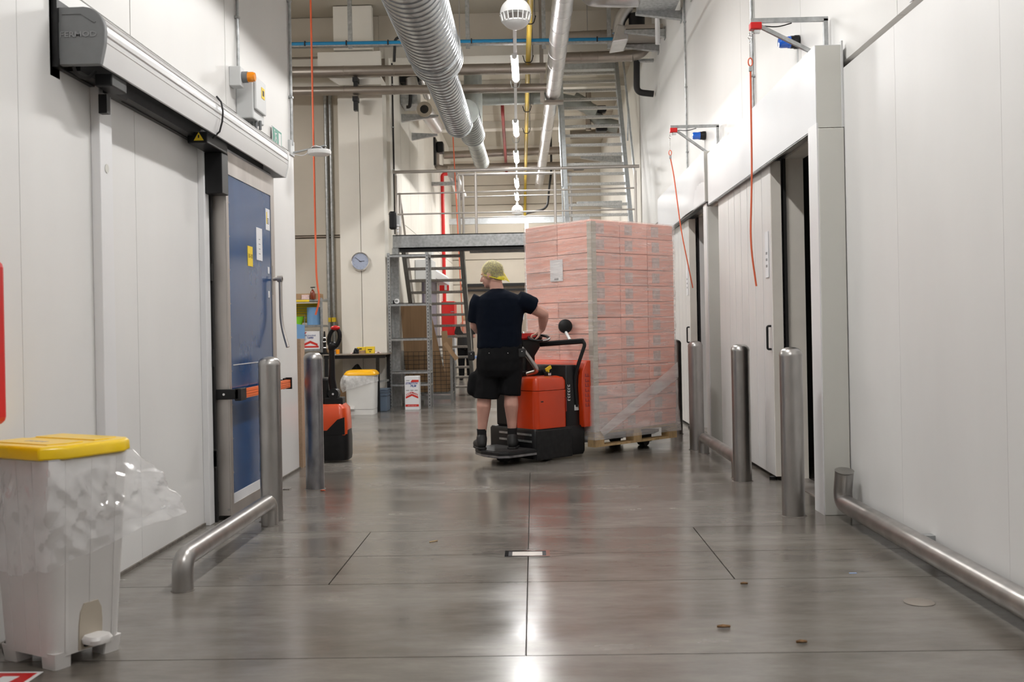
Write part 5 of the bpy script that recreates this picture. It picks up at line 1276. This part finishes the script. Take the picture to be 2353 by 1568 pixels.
# ================================================================ THE WORKER
pe = thing('person','worker seen from behind in navy t-shirt, black shorts and yellow hairnet steering the pallet truck','person',W(1140,1040,8.98))
D0 = 8.98
def ering(c, hx, hy, ang, n=24):
    ex = Vector((math.cos(ang),math.sin(ang),0)); ey = Vector((-math.sin(ang),math.cos(ang),0))
    return [Vector(c)+ex*hx*math.cos(2*PI*k/n)+ey*hy*math.sin(2*PI*k/n) for k in range(n)]
S = D0/FPX
fa = R(10)                                  # torso turned slightly to the left
def fing(b, pts, r=.0085): b.limb(pts, [r]*(len(pts)-1)+[r*.85], 8)
body = MB()
# head, turned to the left
hc_ = W(1129,632,D0+.02); ha = R(158); fw = Vector((math.cos(ha),math.sin(ha),-.18)).normalized()
HM = Matrix.Rotation(ha,3,'Z') @ Matrix.Rotation(R(10),3,'Y')
def hp(x,y,z): return hc_ + HM @ Vector((x,y,z))
body.ell(hp(-.012,0,.02),(.095,.076,.095),22,14,HM)
body.ell(hp(.028,0,-.035),(.062,.058,.078),18,12,HM)
body.ell(hp(.062,0,-.088),(.026,.028,.022),12,8,HM)          # chin
body.limb([hp(.088,0,.005),hp(.108,0,-.032)],[.010,.014],10)   # nose
body.ell(hp(.088,0,-.060),(.012,.024,.010),10,6,HM)           # mouth
body.ell(hp(.080,0,.022),(.016,.045,.012),12,6,HM)            # brow
for s_ in (-1,1):
    body.ell(hp(-.008,s_*.078,-.012),(.020,.010,.032),12,8,HM)   # ears
    body.ell(hp(.058,s_*.034,-.030),(.025,.02,.02),10,6,HM)      # cheeks
nb = W(1143,668,D0+.0)
body.limb([hp(-.03,0,-.05),nb+Vector((0,0,-.03))],[.056,.066],16)
# trunk
def tr_(px,py,hw,hd,dy=0): return ering(W(px,py,D0+dy),hw,hd,fa)
body.loft([tr_(1145,672,.10,.07),tr_(1150,692,.17,.095),tr_(1148,730,.17,.105),tr_(1147,790,.17,.11),tr_(1148,840,.175,.115),tr_(1148,862,.12,.09)])
# right arm on the wheel
shR = W(1198,695,D0); elR = W(1249,722,D0+.10); wrR = W(1246,756,D0+.24)
body.limb([shR,shR.lerp(elR,.5),elR],[.054,.055,.046]); body.limb([elR,elR.lerp(wrR,.35),wrR],[.046,.048,.030])
rimc = TM @ wc
kn = W(1231,768,D0+.235)
body.limb([wrR,wrR.lerp(kn,.5)],[.030,.030]); pal = wrR.lerp(kn,.55)
for i in range(4):
    off_ = Vector((0,-.030+.02*i,-.002*abs(i-1.5)))
    k0 = kn+off_; body.limb([wrR.lerp(kn,.25)+off_*.6,k0],[.017,.013],10)
    ln = (.03,.034,.032,.026)[i]
    fing(body,[k0,k0+Vector((-ln,0,-.006)),k0+Vector((-ln-.012,0,-.03)),k0+Vector((-ln+.008,.0,-.045))],.0088)
fing(body,[wrR.lerp(kn,.3)+Vector((0,-.03,-.005)),wrR.lerp(kn,.6)+Vector((.012,-.052,-.02)),wrR.lerp(kn,.9)+Vector((.012,-.056,-.034)),wrR.lerp(kn,1.1)+Vector((.004,-.05,-.042))],.0105)
# left arm, forearm forward
shL = W(1104,700,D0); elL = W(1091,748,D0+.05); wrL = W(1112,772,D0+.28)
body.limb([shL,shL.lerp(elL,.5),elL],[.055,.054,.045]); body.limb([elL,elL.lerp(wrL,.35),wrL],[.045,.046,.029])
kl = wrL+Vector((.04,.07,-.02))
for i in range(4):
    off_ = Vector((-.03+.02*i,0,0)); body.limb([wrL.lerp(kl,.2)+off_*.6,kl+off_],[.017,.012],10)
    fing(body,[kl+off_,kl+off_+Vector((.01,.03,-.01)),kl+off_+Vector((.01,.035,-.035)),kl+off_+Vector((.005,.015,-.045))])
fing(body,[wrL.lerp(kl,.3)+Vector((.03,0,0)),wrL.lerp(kl,.8)+Vector((.052,.0,-.015)),wrL.lerp(kl,1.2)+Vector((.05,.0,-.03))],.0105)
# legs
ZP = .131
hpL = W(1122,825,D0); knL = W(1114,902,D0+.0); anL = W(1107,1000,D0+.0)
hpR = W(1174,825,D0); knR = W(1174,900,D0+.0); anR = W(1177,998,D0+.0)
for hp_,kn_,an_ in ((hpL,knL,anL),(hpR,knR,anR)):
    body.limb([hp_,hp_.lerp(kn_,.5),kn_],[.088,.080,.060])
    cv = kn_.lerp(an_,.32)+Vector((0,-.018,0))
    body.limb([kn_,cv,kn_.lerp(an_,.68),an_],[.060,.066,.047,.037])
remeshed(body,'body','skin',pe,.0065,3)
# eyes are part of the face
for s_ in (-1,1): MB().ell(hp(.079,s_*.030,.004),(.008,.012,.008),10,6,HM).build('eye','ink_white',pe,60)
# t-shirt
ts = MB()
ts.loft([tr_(1142,664,.062,.06),tr_(1144,670,.10,.085),tr_(1148,677,.165,.11),tr_(1150,688,.222,.128),tr_(1150,705,.226,.138),tr_(1148,730,.215,.14),tr_(1147,758,.205,.14),tr_(1147,785,.206,.142),tr_(1147,800,.208,.142)])
ts.tube([W(1190,690,D0),W(1212,697,D0+.02),W(1227,704,D0+.045)],[.088,.084,.082],18)
ts.tube([W(1106,684,D0),W(1098,700,D0+.0),W(1095,716,D0+.015),W(1093,740,D0+.04)],[.078,.080,.077,.074],18)
remeshed(ts,'tshirt','shirt_navy',pe,.010,5,.006,9)
# shorts
so = MB()
so.loft([tr_(1148,786,.195,.135),tr_(1149,800,.205,.142),tr_(1149,825,.216,.150,-.01),tr_(1148,850,.214,.145,-.01),tr_(1147,866,.20,.125)])
so.tube([W(1121,850,D0),W(1119,880,D0),W(1117,916,D0)],[.112,.112,.118],20); so.tube([W(1174,850,D0),W(1173,880,D0),W(1171,908,D0)],[.104,.099,.098],20)
so.limb([W(1090,868,D0),W(1086,896,D0)],[.055,.055],12)
remeshed(so,'shorts','shorts_black',pe,.010,4,.007,8)
for px,py,d,l in ((1199,812,(.07,.05,.085),'r'),(1083,818,(.06,.05,.085),'l')):
    pc_ = MB().cbox(W(px,py,D0-.06),d).build('belt_pouch','black_rubber',pe,bevel=.015,bseg=3)
    MB().ell(W(px,py-4,D0-.088),(.006,.004,.006),10,6).build('snap','chrome',pc_,60)
for px in (1124,1167): MB().ell(W(px,812,D0-.158),(.005,.004,.005),8,6).build('rivet','chrome',pe,60)
# socks and shoes
for an_,sx,toe in ((anL,0,Vector((-.055,.20,0))),(anR,1,Vector((.02,.21,0)))):
    sk_ = MB(); sk_.tube([an_+Vector((0,0,.055)),an_+Vector((0,0,.02)),an_+Vector((0,0,-.03))],[.045,.042,.044],16); sk_.build('sock','sock_black',pe,60)
    h0 = Vector((an_.x,an_.y-.035,ZP)); t0 = h0+toe
    sh_ = MB()
    sh_.limb([Vector((an_.x,an_.y-.01,ZP+.095)),h0+Vector((0,.0,.045))],[.050,.046],14)
    sh_.limb([h0+Vector((0,0,.045)),h0.lerp(t0,.45)+Vector((0,0,.042)),t0+Vector((0,-.02,.034))],[.044,.047,.036],14)
    sh_.v = [Vector((p.x,p.y,max(p.z,ZP+.012))) for p in sh_.v]
    so_ = remeshed(sh_,'shoe','shoe_black',pe,.008,3)
    sl_ = MB()
    def sole(z): return [h0+Vector((-.046,-.02,z)),h0+Vector((-.03,-.048,z)),h0+Vector((.03,-.048,z)),h0+Vector((.046,-.02,z)),h0.lerp(t0,.6)+Vector((.052,0,z)),t0+Vector((.034,.01,z)),t0+Vector((0,.028,z)),t0+Vector((-.034,.01,z)),h0.lerp(t0,.6)+Vector((-.052,0,z))]
    sl_.loft([sole(0),sole(.018)]); sl_.build('sole','black_rubber',so_,bevel=.003)
# hair and net
hr = MB(); hr.ell(hp(-.020,0,.028),(.098,.082,.094),22,14,HM); hr.ell(hp(-.055,0,-.018),(.055,.068,.058),18,12,HM)
remeshed(hr,'hair','hair_brown',pe,.008,3)
hn = MB(); hn.ell(hp(-.018,0,.030),(.108,.091,.102),26,16,HM); hn.ell(hp(-.060,0,-.020),(.060,.074,.060),20,14,HM)
net = remeshed(hn,'hairnet','hairnet_yellow',pe,.007,4,.003,40)
band = []
for k in range(33):
    a = 2*PI*k/32; band.append(hp(-.024+.090*math.cos(a), .084*math.sin(a), -.006-.045*math.cos(a+PI)*1.0-.02))
MB().tube(band,.0045,8).build('hairnet_band','hairnet_band',pe,60)
for k in range(5):
    fold = [hp(-.03-.02*k+.10*math.cos(R(a))*.4, -.090*math.cos(R(a-90))-.0, .02+.09*math.sin(R(a))*.9-.02*k) for a in range(100,200,12)]
    MB().tube([hp(-.02-.015*k-.05*t/8,-.088+.004*t/8*k,.06-.01*k-.11*t/8) for t in range(9)],.0035,6).build('hairnet_fold','hairnet_band',pe,60)
nape = MB(); nape.limb([hp(-.085,-.045,-.048),hp(-.098,.0,-.046),hp(-.085,.045,-.048)],[.016,.02,.016],12); nape.build('hairnet_bunch','hairnet_band',pe,60)

# ---------------------------------------------------------------- far worker behind the stair
fpn = thing('person','far worker in black clothes bent over a table seen through the lower stair treads','person',(W(1070,840,24.2).x,24.2,0))
fx_ = W(1070,840,24.2).x; fy_ = 24.2
fbm = MB()
fbm.ell((fx_+.02,fy_+.05,1.50),(.085,.095,.12),16,10); fbm.limb([(fx_,fy_,1.36),(fx_+.01,fy_+.03,1.46)],[.055,.055])
fbm.limb([(fx_-.02,fy_+.14,1.49),(fx_-.02,fy_+.155,1.475)],[.012,.014],8)
fbm.limb([(fx_,fy_,1.30),(fx_,fy_,.85)],[.14,.13]); 
for s_ in (-1,1):
    fbm.limb([(fx_+s_*.17,fy_,1.28),(fx_+s_*.22,fy_+.03,1.05),(fx_+s_*.08,fy_+.22,1.02)],[.05,.042,.032]); 
    for q in range(4): fbm.limb([(fx_+s_*.07,fy_+.23+.0*q,1.03-.015*q),(fx_+s_*.03,fy_+.29,1.02-.018*q),(fx_+s_*.0,fy_+.30,1.0-.018*q)],[.012,.01,.009],8)
    fbm.limb([(fx_+s_*.06,fy_+.22,1.03),(fx_+s_*.05,fy_+.25,1.06)],[.013,.01],8)
    fbm.limb([(fx_+s_*.09,fy_,.85),(fx_+s_*.10,fy_,.48),(fx_+s_*.10,fy_,.06)],[.08,.06,.04])
remeshed(fbm,'body','skin',fpn,.012,3)
fcm = MB(); fcm.loft([ering((fx_,fy_,1.38),.07,.06,0),ering((fx_,fy_,1.34),.17,.10,0),ering((fx_,fy_,1.1),.19,.14,0),ering((fx_,fy_,.8),.20,.15,0)])
for s_ in (-1,1): fcm.limb([(fx_+s_*.16,fy_,1.29),(fx_+s_*.205,fy_+.02,1.15)],[.065,.06])
remeshed(fcm,'tshirt','black_rubber',fpn,.014,3)
ftm = MB()
for s_ in (-1,1): ftm.tube([(fx_+s_*.09,fy_,.85),(fx_+s_*.10,fy_,.45),(fx_+s_*.10,fy_,.09)],[.11,.085,.07],14)
ftm.loft([ering((fx_,fy_,.95),.19,.14,0),ering((fx_,fy_,.75),.19,.14,0)]); remeshed(ftm,'trousers','shorts_black',fpn,.014,2)
for s_ in (-1,1): MB().limb([(fx_+s_*.10,fy_-.05,.045),(fx_+s_*.10,fy_+.16,.04)],[.045,.04],12).build('shoe','shoe_black',fpn,50)
MB().ell((fx_+.02,fy_+.03,1.53),(.095,.10,.105),16,10).build('hairnet','hairnet_yellow',fpn,50)
# ================================================================ NEAR BIN, FLOOR THINGS
BM = Matrix.Translation((-1.812,3.745,0)) @ Matrix.Rotation(R(-28),4,'Z')
nbn = thing('pedal_bin','large off white pedal bin with yellow lid and clear bag at the left edge','waste bin',(-1.812,3.745,0),R(-28),'pedal bins')
L = dict(local=True)
def bodyring(z):
    f = z/.76; hx = .155+.04*f; hy = .145+.035*f
    return rrect(0,0,hx,hy,.05,z,4)
MB().loft([bodyring(z) for z in (.045,.2,.4,.6,.76)]).build('body','bin_white',nbn,40,**L)
for sx in (-1,1):
    for sy in (-1,1): MB().loft([rrect(sx*.11,sy*.105,.04,.035,.012,0,2),rrect(sx*.115,sy*.11,.042,.037,.012,.06,2)]).build('foot','bin_white',nbn,40,**L)
for y in (-.11,0,.11): MB().beam((.1575,y*.9,.06),(.195,y,.755),.012,.006,(1,0,0)).build('rib','bin_white',nbn,**L)
for x in (-.09,.0,.09): MB().beam((x*.85,-.1465,.06),(x,-.18,.755),.010,.006,(0,1,0)).build('rib','bin_white',nbn,**L)
# pedal niche at the front (right hand) end
nh = []
for z,w in ((.05,.05),(.14,.05),(.19,.045),(.22,.03)):
    nh.append([Vector((.152+.052*z,-w,z)),Vector((.160+.052*z,-w,z)),Vector((.160+.052*z,w,z)),Vector((.152+.052*z,w,z))])
MB().loft(nh).build('pedal_niche','corner_board',nbn,**L)
MB().loft([rrect(.20,0,.045,.045,.03,.075,4),rrect(.20,0,.047,.047,.03,.09,4),rrect(.20,0,.04,.04,.03,.102,4)]).build('pedal','bin_white',nbn,40,**L)
MB().box(.12,.175,-.03,.03,.06,.085).build('pedal_arm','black_plastic',nbn,**L)
for y in (-.115,.115): MB().cyl((-.13,y-.02,.035),(-.13,y+.02,.035),.035,.035,16).build('wheel','black_rubber',nbn,40,**L)
def lidring(z, o, zf=0):
    pts = []
    for (x,y) in ((-.265,-.215),(.20,-.215),(.272,-.135),(.272,.135),(.20,.215),(-.265,.215)):
        pts.append(Vector((x*.78*(1+o/.27),y*.90*(1+o/.21),z)))
    return pts
ldo = MB().loft([lidring(.765,.006),lidring(.80,.004),lidring(.812,-.006),lidring(.815,-.03)]).build('lid','lid_yellow',nbn,40,bevel=.006,**L)
MB().prism([(-.18,-.15),(.14,-.15),(.17,-.09),(.17,-.02),(-.18,-.02)],.813,.8185,'z').build('lid_panel','lid_yellow',ldo,bevel=.004,**L)
MB().prism([(-.18,.03),(.17,.03),(.17,.09),(.14,.15),(-.18,.15)],.813,.8185,'z').build('lid_panel','lid_yellow',ldo,bevel=.004,**L)
for k in range(4): MB().box(-.06+.03*k,-.04+.03*k,-.10,-.075,.8185,.8192).build('embossed_mark','corner_board',ldo,**L)
# clear bag folded over the rim, flaring to the far right
o = MB(); rings = []; nk = 150
for i in range(31):
    f = i/30; z = .768-.35*f; ring = []
    for k in range(nk):
        a = 2*PI*k/nk; ca, sa = math.cos(a), math.sin(a)
        sc_ = 1/max(abs(ca)/.195,abs(sa)/.18)
        p = Vector((ca*sc_*.97,sa*sc_*.97,z)); d = Vector((ca,sa,0))
        fl = max(0,math.cos(a-R(40)))**3
        fr_ = max(0,math.cos(a+R(75)))**2
        w = .012+.03*math.sin(f*PI*.8)+ .17*fl*f**1.2 + .03*fr_*f
        nn = noise.noise(Vector((a*3.2,f*4.0,1)))*.6 + noise.noise(Vector((a*5,f*5,4)))*.5 + noise.noise(Vector((a*9,f*1.2,7)))*.25*(1-f)
        cr_ = (1-abs(noise.noise(Vector((a*3.0+f*2.2,f*2.2-a,9)))))**7 + .8*(1-abs(noise.noise(Vector((a*5.5-f*5,f*1.2+a*.7,3)))))**9
        p += d*(w+(.016*nn+.016*cr_)*min(1,f*4)) ; p.z += (.10*fl*f + .03*noise.noise(Vector((a*2.5,3,f)))*f) - .05*fr_*f
        if p.x < -.205: p.x = -.205-.004*nn
        ring.append(p)
    rings.append(ring)
o.loft(rings,False); o.build('bag','bag_film',nbn,60,**L)

rb = thing('extinguisher_box','red fire extinguisher cover on the left wall at the picture edge','fire extinguisher',(-2.04,3.4,.88))
MB().box(-2.095,-1.985,3.02,3.72,.88,1.50).build('cover','red_paint',rb,bevel=.03,bseg=3)
MB().box(-2.095,-2.05,3.2,3.6,1.50,1.55).build('hook','black_metal',rb)
fsq = thing('floor_sticker','red and white safety sticker on the floor at the lower left corner','floor sticker',(-1.93,3.35,0),R(-1))
MB().box(-.14,.14,-.20,.20,0,.0012).build('border','ink_white',fsq,local=True)
MB().box(-.125,.125,-.185,.185,.0012,.0018).build('field','red_paint',fsq,local=True)
MB().prism([(-.09,.15),(-.03,.15),(-.05,.0),(-.11,.0)],.0018,.0024,'z').prism([(.02,.15),(.08,.15),(.06,.0),(.0,.0)],.0018,.0024,'z').box(-.1,.1,-.15,-.06,.0018,.0024).build('symbol','ink_white',fsq,local=True)
# drain
dr = thing('floor_drain','small polished steel drain grate in the middle of the floor','drain',(-.06,5.32,0))
MB().box(-.175,.065,5.245,5.26,0,.004).box(-.175,.065,5.375,5.39,0,.004).box(-.175,-.155,5.26,5.375,0,.004).box(.045,.065,5.26,5.375,0,.004).build('frame','chrome',dr)
MB().box(-.135,.025,5.275,5.36,.0005,.003).build('plate','stainless',dr,bevel=.001)
MB().box(-.155,-.137,5.262,5.373,.0002,.0008).box(.027,.045,5.262,5.373,.0002,.0008).build('slot','ink_black',dr)
cvr = thing('floor_plug','small round metal floor plug near the wall pipe on the right','floor plug',(W(2112,1385,1).x,1,0))
pz = None
def onfloor(px,py):
    d = cF + cR*((px-1176.5)/FPX) + cU*((HOR-py)/FPX); t = -CAM.z/d.z; return CAM+d*t
p = onfloor(2112,1385); cvr.location = p
MB().lathe([(.0001,.0),(.06,.0),(.064,.002),(.058,.003),(.0001,.0022)],p,None,24).build('disc','clad_pipe',cvr,40)
for i,(px,py,r,l) in enumerate(((1663,1445,.022,'dry brown leaf on the floor in front of the nearest right bollard'),(1842,1480,.017,'curled brown leaf nearest the camera on the right floor'),(1710,1345,.014,'tiny brown leaf scrap on the floor between drain and right bollards'),(742,1130,.016,'tiny orange scrap on the floor at the foot of the scuffed bollard'))):
    p = onfloor(px,py); b = MB(); rings = []
    for k in range(5):
        f = k/4-.5; rings.append([p+Vector((f*2*r*1.2,s_*r*(1-abs(f)*1.6)*.8,.003+.008*abs(s_)+.006*noise.noise(Vector((k,s_,i))))) for s_ in (-1,0,1)])
    b.loft(rings,False,False); o = b.build('dry_leaf','leaf_brown' if i < 3 else 'red_cord'); sm = o.modifiers.new('s','SOLIDIFY'); sm.thickness = .002
    tag(o,l,'leaf','scraps on the floor')
p = onfloor(995,1247); tag(MB().tube([p+Vector((-.02,0,.003)),p+Vector((0,.01,.004)),p+Vector((.022,.035,.003))],.003,6).build('straw','wood'),'short straw lying on the floor left of the drain','straw')
p = onfloor(1960,1318); tag(MB().cbox(p+Vector((0,0,.001)),(.035,.012,.002)).build('blue_scrap','window_blue'),'tiny blue plastic scrap on the floor by the right wall pipe','scrap')
